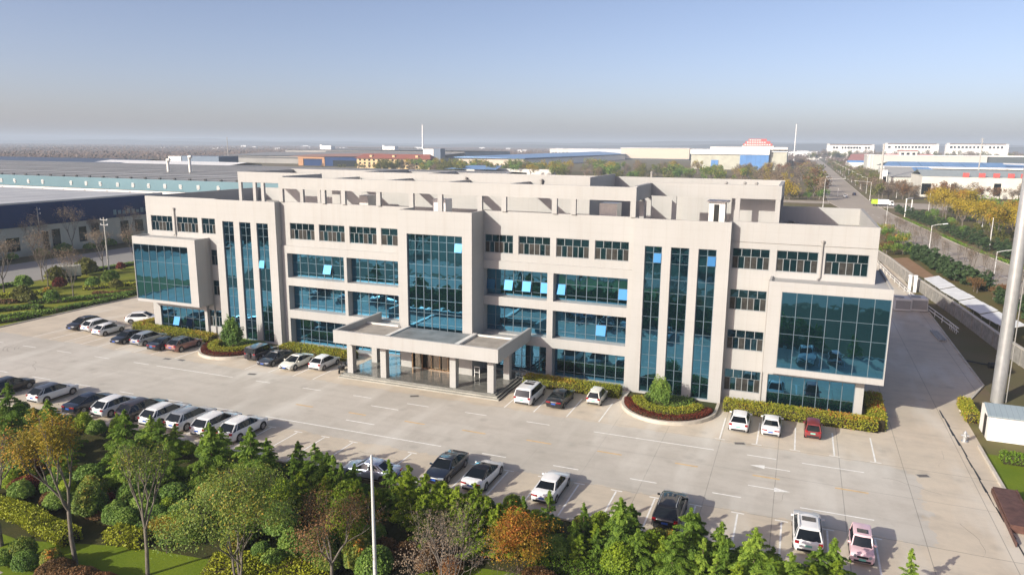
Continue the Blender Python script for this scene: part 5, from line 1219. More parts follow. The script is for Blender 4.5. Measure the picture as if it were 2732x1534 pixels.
# ------------------------------------------------------------------ right-hand edge: hut, steel mast, wall, sheds
t = thing('guard_hut', 'small white hut with a blue-grey ribbed pitched roof at the right photo edge', 'hut', (0, 0, 0))
b = MB(); b.box(33.75, 43.5, 0.35, 3.6, 0, 2.55)
b.face([(33.75, 0.35, 2.55), (33.75, 3.6, 2.55), (33.75, 1.98, 3.05)][::-1]); b.face([(43.5, 0.35, 2.55), (43.5, 3.6, 2.55), (43.5, 1.98, 3.05)]); link('wall', b.mesh('wall', M['white']), t)
b = MB()
b.face([(33.5, 0.05, 2.50), (43.7, 0.05, 2.50), (43.7, 1.98, 3.12), (33.5, 1.98, 3.12)]); b.face([(33.5, 1.98, 3.12), (43.7, 1.98, 3.12), (43.7, 3.9, 2.50), (33.5, 3.9, 2.50)])
b.box(33.5, 43.7, 0.04, 0.1, 2.38, 2.5); link('roof', b.mesh('roof', mat_metalroof('hut_roof', (0.20, 0.26, 0.30), (0.27, 0.33, 0.36), 0.45)), t)
b = MB(); b.box(33.72, 33.75, 1.2, 2.1, 0.05, 2.05); link('door', b.mesh('door', M['trim']), t)
b = MB(); b.box(36.9, 37.8, 0.32, 0.35, 0.05, 2.1); link('door', b.mesh('door', M['steel']), t)
t = thing('steel_mast', 'thick tall galvanised steel mast rising behind the white guard hut', 'mast', (37.1, 12.7, 0))
b = MB(); zz = 0
for k in range(9): b.cyl((0, 0, k * 5.0), (0, 0, k * 5.0 + 4.97), 0.62 - k * 0.012, 0.615 - k * 0.012, 24, caps=False); b.cyl((0, 0, k * 5.0 + 4.94), (0, 0, k * 5.0 + 5.02), 0.635 - k * 0.012, 0.635 - k * 0.012, 24)
link('shaft', b.mesh('shaft', M['steel'], 40), t)
b = MB(); b.tube([(0.85, 0.1, 0), (0.85, 0.1, 44)], 0.05, 6)
for k in range(22): b.cyl((0.6, 0.1, 1 + k * 2), (0.86, 0.1, 1 + k * 2), 0.03, 0.03, 5)
link('cable_pipe', b.mesh('cable_pipe', M['pipe'], 40), t)
hedge('small_hedge', [(33.4, 4.8), (33.5, 9.8)], 1.1, 1.0, 'photinia', 'short green hedge clump beside the white guard hut', 95, 0.1)
hedge('side_hedge', [(34.0, -4.4), (46, -4.4)], 1.6, 0.7, 'lime', 'bright green hedge strip on the lawn below the guard hut', 90, 0.1)
t = thing('steel_tray', 'long rusty brown steel box lying along the right kerb', 'steel box', (32.2, -14.6, 0), rad(-2))
b = MB(); b.box(-0.55, 0.95, -3.4, 3.0, 0.06, 0.55); b.box(-0.62, -0.56, -5.6, 3.0, 0.05, 0.40); b.box(0.96, 1.06, -4.4, 3.0, 0.05, 0.62); b.box(-0.55, 0.95, -3.46, -3.40, 0.06, 0.62); link('shell', b.mesh('shell', M['rust']), t)
# boundary wall
wl = [(34.3, 118), (35.7, 107), (37.5, 83), (40.5, 54.5), (42.1, 36), (43.3, 27), (47.0, 2), (49, -12)]
t = thing('boundary_wall', 'long grey block boundary wall with a pale coping right of the building', 'wall', (0, 0, 0))
b = MB(); cp = MB()
for a, c in zip(wl[:-1], wl[1:]):
    m_ = ((a[0] + c[0]) / 2, (a[1] + c[1]) / 2); d = (c[0] - a[0], c[1] - a[1]); L = math.dist(a, c)
    b.obox(m_, d, L, 0.24, 2.1); cp.obox(m_, d, L, 0.42, 0.12, 0, 2.1)
    for k in range(int(L / 4)):
        f_ = (k + 0.5) / int(L / 4); b.obox((a[0] + d[0] * f_, a[1] + d[1] * f_), d, 0.4, 0.40, 2.099)
link('wall_face', b.mesh('wall_face', M['brick']), t); link('coping', cp.mesh('coping', M['kerb']), t)
t = thing('pipe_rail', 'pale grey pipe rail along the rear lane beside the boundary wall', 'rail', (0, 0, 0))
b = MB(); pr = [(33.4, 112), (34.4, 90), (36.0, 66), (38.2, 47), (38.6, 43)]
for zz in (0.5, 1.0): b.tube([(p[0], p[1], zz) for p in pr], 0.07, 6)
for a, c in zip(pr[:-1], pr[1:]):
    for k in range(5): f_ = k / 5; b.cyl((a[0] + (c[0] - a[0]) * f_, a[1] + (c[1] - a[1]) * f_, 0), (a[0] + (c[0] - a[0]) * f_, a[1] + (c[1] - a[1]) * f_, 1.0), 0.06, 0.06, 5)
link('rail', b.mesh('rail', M['offwhite'], 40), t)
t = thing('gate_post', 'pair of white posts with round caps on the boundary wall', 'post', (36.2, 76, 0))
for k, dx in enumerate((0, 0.9)):
    b = MB(); b.box(dx - 0.25, dx + 0.25, -0.25, 0.25, 0, 3.0); b.cyl((dx, 0, 3.0), (dx, 0, 3.2), 0.4, 0.3, 12); link('post', b.mesh('post', M['white']), t)
for k, (x, y, w_, h_, lb) in enumerate([(32.9, 58.6, 2.4, 2.1, 'left of the two white equipment cabinets behind the building'), (35.4, 59.4, 2.4, 2.2, 'right of the two white equipment cabinets behind the building')]):
    t = thing('equipment_cabinet', lb, 'cabinet', (x, y, 0), 0.1, 'equipment cabinets')
    b = MB(); b.box(-w_ / 2, w_ / 2, -1.6, 1.6, 0.15, h_); link('casing', b.mesh('casing', M['offwhite']), t)
    b = MB(); b.cyl((-0.4, -0.3, h_), (-0.4, -0.3, h_ + 0.12), 0.75, 0.75, 16); b.box(-w_ / 2 + 0.1, w_ / 2 - 0.1, -1.63, -1.6, 0.4, h_ - 0.3); b.box(-w_ / 2, w_ / 2, -1.5, 1.5, 0.02, 0.15); link('grille', b.mesh('grille', M['pipe'], 40), t)
t = thing('sheet_shelter', 'long low white sheet-roofed shelter outside the boundary wall', 'shelter', (0, 0, 0))
sp = [(39.6, 84), (40.5, 72), (41.7, 62), (42.9, 52), (44.3, 42.5)]
rb = MB(); pb_ = MB()
for k, (a, c) in enumerate(zip(sp[:-1], sp[1:])):
    for q in range(3):
        f0, f1 = q / 3, (q + 0.93) / 3
        p0 = (a[0] + (c[0] - a[0]) * f0, a[1] + (c[1] - a[1]) * f0); p1 = (a[0] + (c[0] - a[0]) * f1, a[1] + (c[1] - a[1]) * f1); j = 0.06 * ((k * 3 + q) % 3)
        v = [(p0[0], p0[1], 1.5 + j), (p1[0], p1[1], 1.5 + j), (p1[0] + 2.6, p1[1] + 1.2, 2.0 + j), (p0[0] + 2.6, p0[1] + 1.2, 2.0 + j)]
        rb.face(v); rb.face([(x, y, z - 0.07) for x, y, z in v][::-1])
        for e0, e1 in ((0, 1), (1, 2), (2, 3), (3, 0)): rb.face([v[e0], (v[e0][0], v[e0][1], v[e0][2] - 0.07), (v[e1][0], v[e1][1], v[e1][2] - 0.07), v[e1]])
        pb_.cyl((p0[0] + 0.2, p0[1], 0), (p0[0] + 0.2, p0[1], 1.5), 0.05, 0.05, 5); pb_.cyl((p0[0] + 2.4, p0[1] + 1.1, 0), (p0[0] + 2.4, p0[1] + 1.1, 1.9), 0.05, 0.05, 5)
link('roof', rb.mesh('roof', M['poly']), t); link('post', pb_.mesh('post', M['pipe'], 40), t)
for k, (x, y, r_, lb) in enumerate([(39.6, 26.5, 0.3, 'short dark drum lying in the grass patch beside the wall'), (36.2, 41.0, 0.12, 'bundle of pipes lying at the end of the pipe rail')]):
    t = thing('steel_drum' if k == 0 else 'pipe_bundle', lb, 'drum' if k == 0 else 'pipes', (x, y, 0))
    b = MB()
    if k == 0: b.cyl((-0.5, 0, 0.35), (0.5, 0.3, 0.35), 0.35, 0.35, 14); b.cyl((-2.5, 2.0, 0.12), (-0.3, 0.2, 0.3), 0.1, 0.1, 8)
    else:
        for q in range(4): b.cyl((-0.6 + q * 0.26, -3, 0.13 + 0.08 * (q % 2)), (-0.9 + q * 0.26, 3, 0.13), 0.12, 0.12, 8)
    link('body', b.mesh('body', M['trim'] if k == 0 else M['pipe'], 40), t)

# ------------------------------------------------------------------ poles and lamps
def lamp(label, x, y, H, arm, rz, group, r=0.11, both=False, loc_z=0):
    t = thing('street_lamp', label, 'street lamp', (x, y, 0), rz, group)
    b = MB(); b.cyl((0, 0, 0), (0, 0, H), r, r * 0.55, 10); b.cyl((0, 0, 0), (0, 0, 0.5), r * 1.7, r * 1.6, 10); link('post', b.mesh('post', M['lamp'], 40), t)
    for s in ((1, -1) if both else (1,)):
        if arm <= 0: continue
        b = MB(); b.tube([(0, 0, H - 0.1), (s * arm * 0.5, 0, H + 0.25), (s * arm, 0, H + 0.42)], 0.06, 6); link('arm', b.mesh('arm', M['lamp'], 40), t)
        b = MB(); b.box(-0.5, 0.5, -0.16, 0.16, -0.08, 0.08); o = link('lamp_head', b.mesh('lamp_head', M['white']), t); o.location = (s * (arm + 0.35), 0, H + 0.46); o.rotation_euler = (0, -0.14 * s, 0)
    return t
lamp('slim white lamp post rising through the foreground trees', -5.45, -41.2, 9.0, 0, 0, None, 0.13)
LG = 'street lamps along the right road'
for x, y, H, a, rz, lb in [(51.3, 85, 7.3, 2.4, 0, 'white street lamp with arm over the road nearest the steel mast'), (45.1, 118.6, 8.6, 2.4, 0.1, 'white street lamp on the near verge above the rubble heap'), (43.3, 197, 7.3, 0, 0, 'bare white post just behind the building\'s right roof corner'), (63.8, 150, 8.4, 0, 0, 'leaning white post among the yellow trees'), (61.6, 240, 9.6, 0, 0, 'tall white post left of the yellow trees'), (25.6, 278, 12.4, 7.5, 0, 'traffic-signal mast with a long arm left of the road junction'), (48.6, 334, 9.2, 7.0, math.pi, 'signal mast with arm over the road at the junction\'s far side'), (63.5, 362, 5.0, 0, 0, 'short white post behind the acid-green truck'), (74.5, 214, 9.2, 0, 0, 'white lamp post in the dark green tree group'), (34.8, 362, 4.2, 0, 0, 'thin white post standing on the road\'s median')]:
    lamp(lb, x, y, H, a, rz, LG, 0.13)
for k in range(11):
    lamp('distant pale street lamp in the tree row right of the public road', 51.2 - 0.02 * k, 395 + k * 48, 9.0, 2.2, math.pi, 'distant lamps along the road', 0.12)
t = thing('road_gantry', 'white square gantry frame beside the junction', 'gantry', (54.2, 243, 0), rad(70))
b = MB(); b.cyl((0, 0, 0), (0, 0, 6.8), 0.22, 0.2, 8); b.cyl((9, 0, 0), (9, 0, 6.8), 0.22, 0.2, 8); b.box(-0.2, 9.2, -0.2, 0.2, 6.6, 7.0); link('frame', b.mesh('frame', M['white'], 40), t)
b = MB(); b.box(0.4, 8.6, -0.05, 0.05, 1.4, 1.7); b.box(0.4, 8.6, -0.05, 0.05, 2.4, 2.7); link('rail', b.mesh('rail', M['lamp']), t)
def utility(label, x, y, H, group='utility poles', arms=2, r=0.17, rz=0.0):
    t = thing('utility_pole', label, 'utility pole', (x, y, 0), rz, group)
    b = MB(); b.cyl((0, 0, 0), (0, 0, H), r, r * 0.6, 8); link('shaft', b.mesh('shaft', M['pole'], 40), t)
    for k in range(arms):
        z = H - 0.5 - k * 1.0; w = 1.0 - 0.0 * k
        b = MB(); b.box(-w, w, -0.06, 0.06, z - 0.06, z + 0.06); link('crossarm', b.mesh('crossarm', M['steel']), t)
        for s in (-1, 0, 1) if k == 0 else (-1, 1):
            b = MB(); b.cyl((s * w * 0.9, 0, z + 0.06), (s * w * 0.9, 0, z + 0.32), 0.09, 0.06, 6); link('insulator', b.mesh('insulator', M['white'], 40), t)
utility('tall concrete utility pole with crossarms beside the left pavement', -112.7, 29.3, 11.5)
utility('grey utility pole with crossarms in front of the navy factory', -150.7 + 1.6, 41.4, 11.2)
utility('big steel utility pole left of the white factory at right', 60.0, 418, 28.5, 'far utility poles', 3, 0.75)
utility('lattice-like far pole above the white factory roof', 126, 500, 33, 'far utility poles', 3, 0.4)
utility('dark far pole standing over the bare woods at left', -667, 660, 33, 'far utility poles', 3, 0.5)
HAZE, SKY_AIR, SKY_DUST, SKY_OZ, SKY_STR, SUN_STR, EXPO, SKY_TINT = 0.00028, 0.6, 1.8, 4.0, 0.15, 4.5, 0.50, (1.36, 1.0, 0.82)
# ------------------------------------------------------------------ neighbouring buildings
def bld(name, label, cat='building', group=None): return thing(name, label, cat, (0, 0, 0), 0, group)
def part(t, name, mat, fn, smooth=None):
    b = MB(); fn(b); return link(name, b.mesh(name, mat, smooth), t)
NAVYROOF = mat_metalroof('pale_streaked_roof', (0.40, 0.40, 0.39), (0.55, 0.55, 0.53), 9.0, 0, 0.2, 0.07)
t = bld('navy_factory', 'long factory with a navy blue cladding band over grey-green walls at far left')
part(t, 'wall', M['greenwall'], lambda b: b.box(-340, -150, -140, 78, 0, 6.9))
part(t, 'cladding_band', M['navy'], lambda b: b.box(-340.2, -149.8, -140.2, 78.2, 6.9, 12.1))
def f(b):
    b.face([(-340, -140, 12.15), (-150, -140, 12.15), (-150, 78, 12.15), (-340, 78, 12.15)])
    b.box(-150.3, -149.8, -140.2, 78.2, 12.1, 12.5); b.box(-340, -150.3, 77.8, 78.2, 12.1, 12.4)
part(t, 'roof', NAVYROOF, f)
for y0, y1, z0, z1_ in ((34, 37, 1.5, 4.6), (42.6, 44, 0.8, 5.3), (45.0, 47, 0.8, 5.6), (52.0, 54, 1.8, 5.5), (55.5, 57.6, 3.0, 6.0), (64, 66.4, 1.6, 5.8), (68.5, 71, 2.6, 5.8), (22, 25, 1.5, 5.0), (12, 15, 1.5, 5.0), (0, 3, 1.5, 5.0)):
    part(t, 'window', M['winblack'], lambda b: b.box(-149.98, -149.9, y0, y1, z0, z1_))
part(t, 'wall_lettering', M['teal'], lambda b: [b.box(-149.78, -149.7, 62 + k * 1.4, 62.9 + k * 1.4, 7.6 + 0.15 * (k % 2), 8.9 - 0.2 * (k % 3)) for k in range(10)])
t = bld('teal_factory', 'very long factory with a teal signboard of white characters and solar rows')
part(t, 'wall', M['white'], lambda b: b.box(-460, -100, 109.4, 235, 0, 10.1))
part(t, 'signboard', M['teal'], lambda b: b.box(-461, -99, 109, 109.4, 10.1, 13.9))
TROOF = mat_plain('grey_roof_sheet', (0.34, 0.345, 0.345), 0.6, var=0.15, scale=0.05)
def f(b):
    for k in range(4):
        y0 = 109.4 + k * 31.4; b.face([(-460, y0, 13.9), (-100, y0, 13.9), (-100, y0 + 15.7, 14.8), (-460, y0 + 15.7, 14.8)]); b.face([(-460, y0 + 15.7, 14.8), (-100, y0 + 15.7, 14.8), (-100, y0 + 31.4, 13.9), (-460, y0 + 31.4, 13.9)])
    b.box(-460, -100, 234.9, 235.2, 10, 13.9)
part(t, 'roof', TROOF, f)
SOLAR = mat_plain('solar_glass', (0.05, 0.055, 0.065), 0.3, 0.2)
for k in range(4):
    for q in range(3):
        y0 = 111.0 + k * 31.4 + q * 4.6; z = 13.9 + (y0 - 109.4 - k * 31.4) / 15.7 * 0.9
        part(t, 'solar_row', SOLAR, lambda b: b.box(-455, -102, y0, y0 + 0.7, z + 0.05, z + 0.22))
for i in range(54): part(t, 'roof_vent', M['trim'], lambda b: b.box(-456 + i * 6.6, -455.2 + i * 6.6, 109.6, 110.2, 13.9, 14.45))
g = random.Random(21)
for i, x in enumerate((-278.4, -271.0, -263.4, -256.1, -248.6, -241.0, -226.4, -218.8, -211.9, -203.6, -196.4, -189.3, -181.9, -175.1, -167.4, -159.0)):
    def f(b):   # unreadable at this distance: each character is a knot of strokes
        for k in range(4): zz = 11.05 + k * 0.42; b.box(x - 0.62 + g.uniform(0, 0.3), x + 0.62 - g.uniform(0, 0.3), 108.84, 108.99, zz, zz + 0.17)
        for k in range(3): xx = x - 0.55 + k * 0.48; b.box(xx, xx + 0.15, 108.80, 108.98, 11.0 + g.uniform(0, 0.5), 12.5 - g.uniform(0, 0.4))
    part(t, 'sign_character', M['white'], f)
for x, y, h_, lb in ((-223.8, 150, 5.0, 'left white roof duct on the teal factory'), (-212.2, 150, 6.4, 'right white roof duct with slanted cap on the teal factory')):
    part(t, 'roof_duct', M['offwhite'], lambda b: (b.cyl((x, y, 13.9), (x, y, 13.9 + h_), 0.55, 0.55, 10), b.cyl((x, y, 13.9 + h_), (x + 1.2, y, 14.4 + h_), 0.9, 0.5, 10)), 40)
t = bld('dark_blue_shed', 'low shed with dark blue roof behind the teal factory at the left photo edge')
part(t, 'wall', M['navy'], lambda b: b.box(-620, -395, 262, 330, 0, 12.0))
part(t, 'roof', mat_metalroof('dark_blue_roof', (0.035, 0.055, 0.10), (0.06, 0.085, 0.14), 22, 0), lambda b: (b.face([(-622, 260, 12.1), (-393, 260, 12.1), (-393, 296, 14.6), (-622, 296, 14.6)]), b.face([(-622, 296, 14.6), (-393, 296, 14.6), (-393, 332, 12.1), (-622, 332, 12.1)])))
t = bld('white_roof_shed', 'low shed with a bright white roof strip behind the teal factory')
part(t, 'wall', M['offwhite'], lambda b: b.box(-420, -305, 270, 300, 0, 12.5))
part(t, 'roof', M['white'], lambda b: (b.face([(-421, 269, 12.6), (-304, 269, 12.6), (-304, 286, 14.2), (-421, 286, 14.2)]), b.face([(-421, 286, 14.2), (-304, 286, 14.2), (-304, 301, 12.6), (-421, 301, 12.6)])))
t = bld('block_house', 'grey blue-sided block with a cream end wall beyond the teal factory roof')
part(t, 'wall', mat_plain('blue_grey_render', (0.13, 0.17, 0.22), 0.8), lambda b: b.box(-372, -340, 300, 318, 0, 17.2))
part(t, 'end_wall', M['offwhite'], lambda b: b.box(-383, -372.05, 299.5, 318, 0, 16.9))
# the big grey workshop, orange and navy sheds, yellow block
t = bld('grey_workshop', 'wide grey workshop with stepped roofs in front of the far woods')
GW = mat_plain('workshop_grey', (0.29, 0.285, 0.265), 0.8, var=0.2, scale=0.03); DK = mat_plain('clerestory_dark', (0.05, 0.05, 0.055), 0.5)
part(t, 'wall', GW, lambda b: b.box(-716, -400, 700, 960, 0, 9.2))
def f(b):
    b.face([(-718, 698, 9.3), (-398, 698, 11.5), (-398, 800, 15.5), (-718, 800, 12.8)]); b.box(-690, -400, 800, 960, 9, 16.2)
    b.face([(-690, 799, 16.25), (-400, 799, 18.0), (-400, 960, 19.5), (-690, 960, 18.2)])
part(t, 'roof', mat_plain('workshop_roof', (0.24, 0.235, 0.225), 0.6, var=0.15, scale=0.03), f)
part(t, 'clerestory', DK, lambda b: (b.box(-618, -430, 798.4, 799.8, 13.6, 15.6), b.box(-690, -560, 958, 959, 18.6, 19.8)))
part(t, 'lower_band', DK, lambda b: b.box(-700, -560, 699.4, 699.98, 6.6, 8.0))
for x in (-655, -545): part(t, 'roof_unit', M['white'], lambda b: (b.box(x - 9, x + 9, 850, 860, 17, 22.5), b.cyl((x - 12, 855, 17), (x - 12, 855, 24), 2, 2, 8)))
ORG = mat_plain('orange_cladding', (0.42, 0.22, 0.10), 0.7)
t = bld('orange_workshop', 'orange-framed workshop with a dark blue gate in front of the grey workshop')
part(t, 'wall', ORG, lambda b: (b.box(-543, -505.5, 640, 690, 8.2, 10.3), b.box(-543, -536, 640.5, 690, 0, 8.2), b.box(-509, -505.5, 640.5, 690, 0, 8.2)))
part(t, 'gate', M['navy'], lambda b: b.box(-535.9, -509.1, 641.5, 643, 0, 8.1))
part(t, 'roof', mat_plain('orange_roof', (0.33, 0.17, 0.12), 0.7), lambda b: (b.face([(-560, 639.5, 10.35), (-460, 639.5, 11.5), (-450, 697, 15.2), (-565, 697, 12.6)])))
t = bld('navy_shed', 'dark navy shed between the orange workshop and the yellow block')
part(t, 'wall', M['navy'], lambda b: b.box(-505.4, -448, 641, 690, 0, 10.4)); part(t, 'window', M['winblack'], lambda b: b.box(-494, -452, 640.9, 640.98, 0, 6.8))
YEL = mat_plain('yellow_render', (0.60, 0.45, 0.24), 0.8, var=0.1)
t = bld('yellow_block', 'yellow three-storey block with a dark red hipped roof')
part(t, 'wall', YEL, lambda b: b.box(-434, -345.5, 600, 614, 0, 10.7))
part(t, 'end_wall', mat_plain('end_wall_shade', (0.12, 0.06, 0.06), 0.8), lambda b: b.box(-345.4, -345.0, 600.1, 614, 0, 10.7))  # shade of the end wall painted in as dark maroon
def f(b):
    p = [(-436, 598, 10.7), (-343, 598, 10.7), (-343, 616, 10.7), (-436, 616, 10.7)]; r0, r1 = (-429, 607, 15.2), (-348, 607, 15.6)
    b.face([p[0], p[1], r1, r0]); b.face([p[1], p[2], r1]); b.face([p[2], p[3], r0, r1]); b.face([p[3], p[0], r0])
part(t, 'roof', mat_plain('dark_red_tiles', (0.24, 0.075, 0.05), 0.8), f)
for k in (0, 1, 2): part(t, 'dormer', YEL, lambda b: b.box(-418 + k * 28, -415 + k * 28, 600.5, 605, 12.0, 14.2))
for zz in (1.2, 4.6, 8.0):
    for i in range(15): part(t, 'window', M['winblack'], lambda b: b.box(-431 + i * 5.8, -428.6 + i * 5.8, 599.92, 599.98, zz, zz + 1.9))
t = bld('stair_tower_block', 'blue-grey tower block with a white neighbour behind the yellow block')
part(t, 'wall', mat_plain('slate_blue', (0.12, 0.16, 0.22), 0.7), lambda b: b.box(-393, -384, 700, 712, 0, 21)); part(t, 'annex', M['white'], lambda b: b.box(-407, -393.1, 699.5, 712, 0, 20.4))
BLUER = mat_metalroof('sky_blue_roof', (0.13, 0.26, 0.46), (0.19, 0.33, 0.55), 14, 0); CRM = mat_plain('cream_wall', (0.62, 0.53, 0.42), 0.8)
t = bld('blue_roof_factory', 'long factory with cream front wall and a sky-blue roof behind the office roof')
part(t, 'wall', CRM, lambda b: b.box(-414, -301, 760, 1450, 0, 9.4)); part(t, 'side_wall', M['white'], lambda b: b.box(-300.9, -300.4, 761, 1450, 0, 8.6))
part(t, 'roof', BLUER, lambda b: (b.face([(-416, 757, 9.5), (-299, 757, 9.5), (-299, 1452, 10.6), (-357, 1452, 15), (-380, 757, 11.6)]), b.face([(-416, 757, 9.5), (-380, 757, 11.6), (-357, 1452, 15), (-416, 1452, 10.5)])))
part(t, 'end_eave', M['navy'], lambda b: b.box(-298.9, -298.4, 757, 1450, 8.7, 10.3))
t = bld('blue_canopy_shed', 'low blue-roofed canopy just over the office building\'s rear parapet')
part(t, 'roof', BLUER, lambda b: b.face([(-262, 470, 6.2), (-215, 470, 6.2), (-222, 500, 8.6), (-250, 500, 8.6)])); part(t, 'wall', M['offwhite'], lambda b: b.box(-260, -178, 500.5, 512, 0, 6.0))
for x0, x1, y, z, lb in ((-309, -181, 1300, 21.4, 'very long plain cream-white warehouse in the distance'), (-424, -314, 1330, 18.4, 'lower long white warehouse left of the cream-white one'), (-178, -100, 1310, 17.5, 'far white warehouse right of the cream-white one'), (-520, -430, 1500, 17, 'far pale shed left of the white warehouses')):
    t = bld('white_warehouse', lb, group='far white warehouses')
    part(t, 'wall', M['offwhite'] if z != 21.4 else CRM, lambda b: b.box(x0, x1, y, y + 40, 2.5, z)); part(t, 'base', DK, lambda b: b.box(x0, x1, y + 0.5, y + 39, 0, 2.5)); part(t, 'roof', M['white'], lambda b: b.box(x0 - 1, x1 + 1, y - 1, y + 41, z, z + 0.8))
t = bld('blue_shed', 'bright blue-clad shed with a white fascia left of the right road')
BLU = mat_metalroof('bright_blue_cladding', (0.05, 0.17, 0.42), (0.10, 0.26, 0.55), 5, 0)
part(t, 'wall', BLU, lambda b: b.box(-52, -21, 800, 850, 0, 17.2)); part(t, 'fascia', M['white'], lambda b: b.box(-108, -20.5, 799, 851, 17.2, 22.8)); part(t, 'end_wall', M['navy'], lambda b: b.box(-20.9, -20.5, 801, 850, 0, 17.2))
part(t, 'wing', M['greenwall'], lambda b: b.box(-107, -52.1, 801, 850, 0, 17.2)); part(t, 'side_panel', BLU, lambda b: b.box(-84, -76, 800.4, 800.95, 0, 10.6)); part(t, 'upper_roof', M['offwhite'], lambda b: b.box(-92, -3, 852, 900, 15, 25.6))
t = bld('annex_shed', 'grey annex with white eaves right of the bright blue shed')
part(t, 'wall', M['greenwall'], lambda b: b.box(-20, -2, 805, 851, 0, 20)); part(t, 'eaves', M['white'], lambda b: (b.box(-20.2, -1.5, 804, 851, 20, 21.2), b.box(-20.2, -1.5, 804, 851, 23, 24.5)))
t = bld('red_sign_hall', 'hall carrying stepped red roof signs with pale lettering on the horizon')
part(t, 'wall', M['offwhite'], lambda b: b.box(-66, -24, 1000, 1030, 0, 27.5))
REDS = mat_plain('sign_red', (0.55, 0.10, 0.09), 0.5)
part(t, 'roof_sign', REDS, lambda b: (b.box(-64.5, -26, 999, 1000, 27.5, 30.2), b.box(-62, -29, 1001, 1002, 30.2, 33.4), b.box(-58, -34, 1003, 1004, 33.4, 36.6)))
part(t, 'sign_lettering', M['white'], lambda b: [b.box(-62.5 + k * 3.2 + r_ * 3, -60.6 + k * 3.2 + r_ * 3, 998.7 + r_ * 2, 998.95 + r_ * 2, 27.9 + r_ * 3.1, 29.6 + r_ * 3.1) for r_ in range(3) for k in range(11 - r_ * 3)])
for x, y, h_, r_, lb in ((-517, 900, 54, 1.3, 'tall thin white chimney behind the yellow block'), (-1.8, 1400, 67, 1.2, 'tall thin white mast on the horizon left of the right road')):
    t = thing('chimney', lb, 'chimney', (x, y, 0), 0, 'thin white masts'); part(t, 'shaft', M['white'], lambda b: b.cyl((0, 0, 0), (0, 0, h_), r_, r_ * 0.7, 10), 40); part(t, 'cap', M['steel'], lambda b: b.cyl((0, 0, h_), (0, 0, h_ + 1.2), r_ * 0.9, r_ * 0.9, 10), 40)
BRN = mat_plain('brown_roof', (0.17, 0.13, 0.11), 0.8)
for x0, x1, z, lb in ((56, 140, 32, 'leftmost of the three white apartment blocks on the right horizon'), (158, 249, 34, 'middle one of the three white apartment blocks on the right horizon'), (261, 360, 34.5, 'rightmost of the three white apartment blocks on the right horizon'), (404, 470, 34, 'white block cut by the right photo edge on the horizon')):
    t = bld('apartment_block', lb, group='white apartment blocks')
    part(t, 'wall', M['white'], lambda b: b.box(x0, x1, 1500, 1516, 0, z - 2)); part(t, 'roof', BRN, lambda b: b.prism([(x0 + 3, 1501), (x1 - 3, 1501), (x1 - 3, 1515), (x0 + 3, 1515)], z - 2, z)); part(t, 'parapet', M['offwhite'], lambda b: (b.box(x0, x0 + 5, 1499.5, 1501, z - 2, z + 0.6), b.box(x1 - 5, x1, 1499.5, 1501, z - 2, z - 0.5)))
    gg = random.Random(x0)
    for k in range(14):
        xx = x0 + 6 + k * (x1 - x0 - 12) / 14
        if gg.random() < 0.85: part(t, 'window', M['winblack'], lambda b: b.box(xx, xx + 3.2 + gg.random(), 1499.85, 1499.97, z - 8.6, z - 4.8))
t = bld('red_roof_hall', 'red-roofed hall with a pale central gable before the white apartment blocks')
part(t, 'wall', M['offwhite'], lambda b: (b.box(107, 154, 900, 915, 0, 14.5), b.box(119.5, 138.5, 898, 916, 0, 22.5))); part(t, 'roof', mat_plain('faded_red_roof', (0.36, 0.13, 0.12), 0.8), lambda b: (b.box(106, 119.4, 899, 916, 14.5, 19), b.box(138.6, 155, 899, 916, 14.5, 19), b.box(119, 139, 897.5, 916.5, 22.5, 23.6)))
for x in (122, 127.5, 133.5): part(t, 'window', M['winblack'], lambda b: b.box(x, x + 3, 897.9, 897.98, 17.5, 20.5))
t = bld('red_blue_shed', 'small shed with a faded red roof and blue band beside the right road')
part(t, 'wall', M['white'], lambda b: b.box(60, 80.5, 800, 830, 0, 11)); part(t, 'band', BLU, lambda b: b.box(59.8, 80.7, 799.7, 799.97, 10.2, 12.4)); part(t, 'roof', mat_plain('faded_red_sheet', (0.30, 0.15, 0.14), 0.8), lambda b: (b.face([(60, 799.5, 12.4), (81, 799.5, 12.4), (81, 816, 19.5), (64, 816, 19.0)]), b.face([(64, 816, 19.0), (81, 816, 19.5), (81, 831, 12.4), (60, 831, 12.4)])))
PGR = mat_plain('pale_grey_cladding', (0.50, 0.51, 0.47), 0.7, var=0.08, scale=0.05)
t = bld('pale_warehouse', 'very long pale grey windowless warehouse at the right')
part(t, 'wall', PGR, lambda b: b.box(72, 170, 700, 740, 0, 18.8)); part(t, 'coping', M['white'], lambda b: b.box(71.5, 170.5, 699.5, 740.5, 18.8, 19.4)); part(t, 'pier', M['offwhite'], lambda b: (b.box(73.5, 75, 699.6, 699.98, 0, 18.7), b.box(76.5, 77.5, 699.6, 699.98, 0, 18.7)))
t = bld('dark_warehouse', 'dark grey warehouse with white edge at the right photo border')
part(t, 'wall', mat_plain('dark_slate', (0.09, 0.11, 0.12), 0.6), lambda b: b.box(170.7, 260, 702, 735, 0, 18.8)); part(t, 'coping', M['white'], lambda b: b.box(170.7, 260, 701.5, 735.5, 18.8, 19.8))
t = bld('blue_roof_hall', 'wide factory hall with a long sky-blue roof and white eaves at the right')
part(t, 'wall', PGR, lambda b: b.box(74, 230, 545, 600, 0, 11.4)); part(t, 'eaves', M['white'], lambda b: (b.box(70, 231, 540, 545, 11.4, 12.6), b.face([(150, 546, 15.0), (231, 546, 13.4), (231, 550, 14.4), (150, 550, 15.9)])))
part(t, 'roof', BLUER, lambda b: (b.face([(72, 545, 12.65), (232, 545, 12.65), (232, 573, 15.6), (78, 573, 15.6)]), b.face([(78, 573, 15.6), (232, 573, 15.6), (232, 602, 12), (72, 602, 12)])))
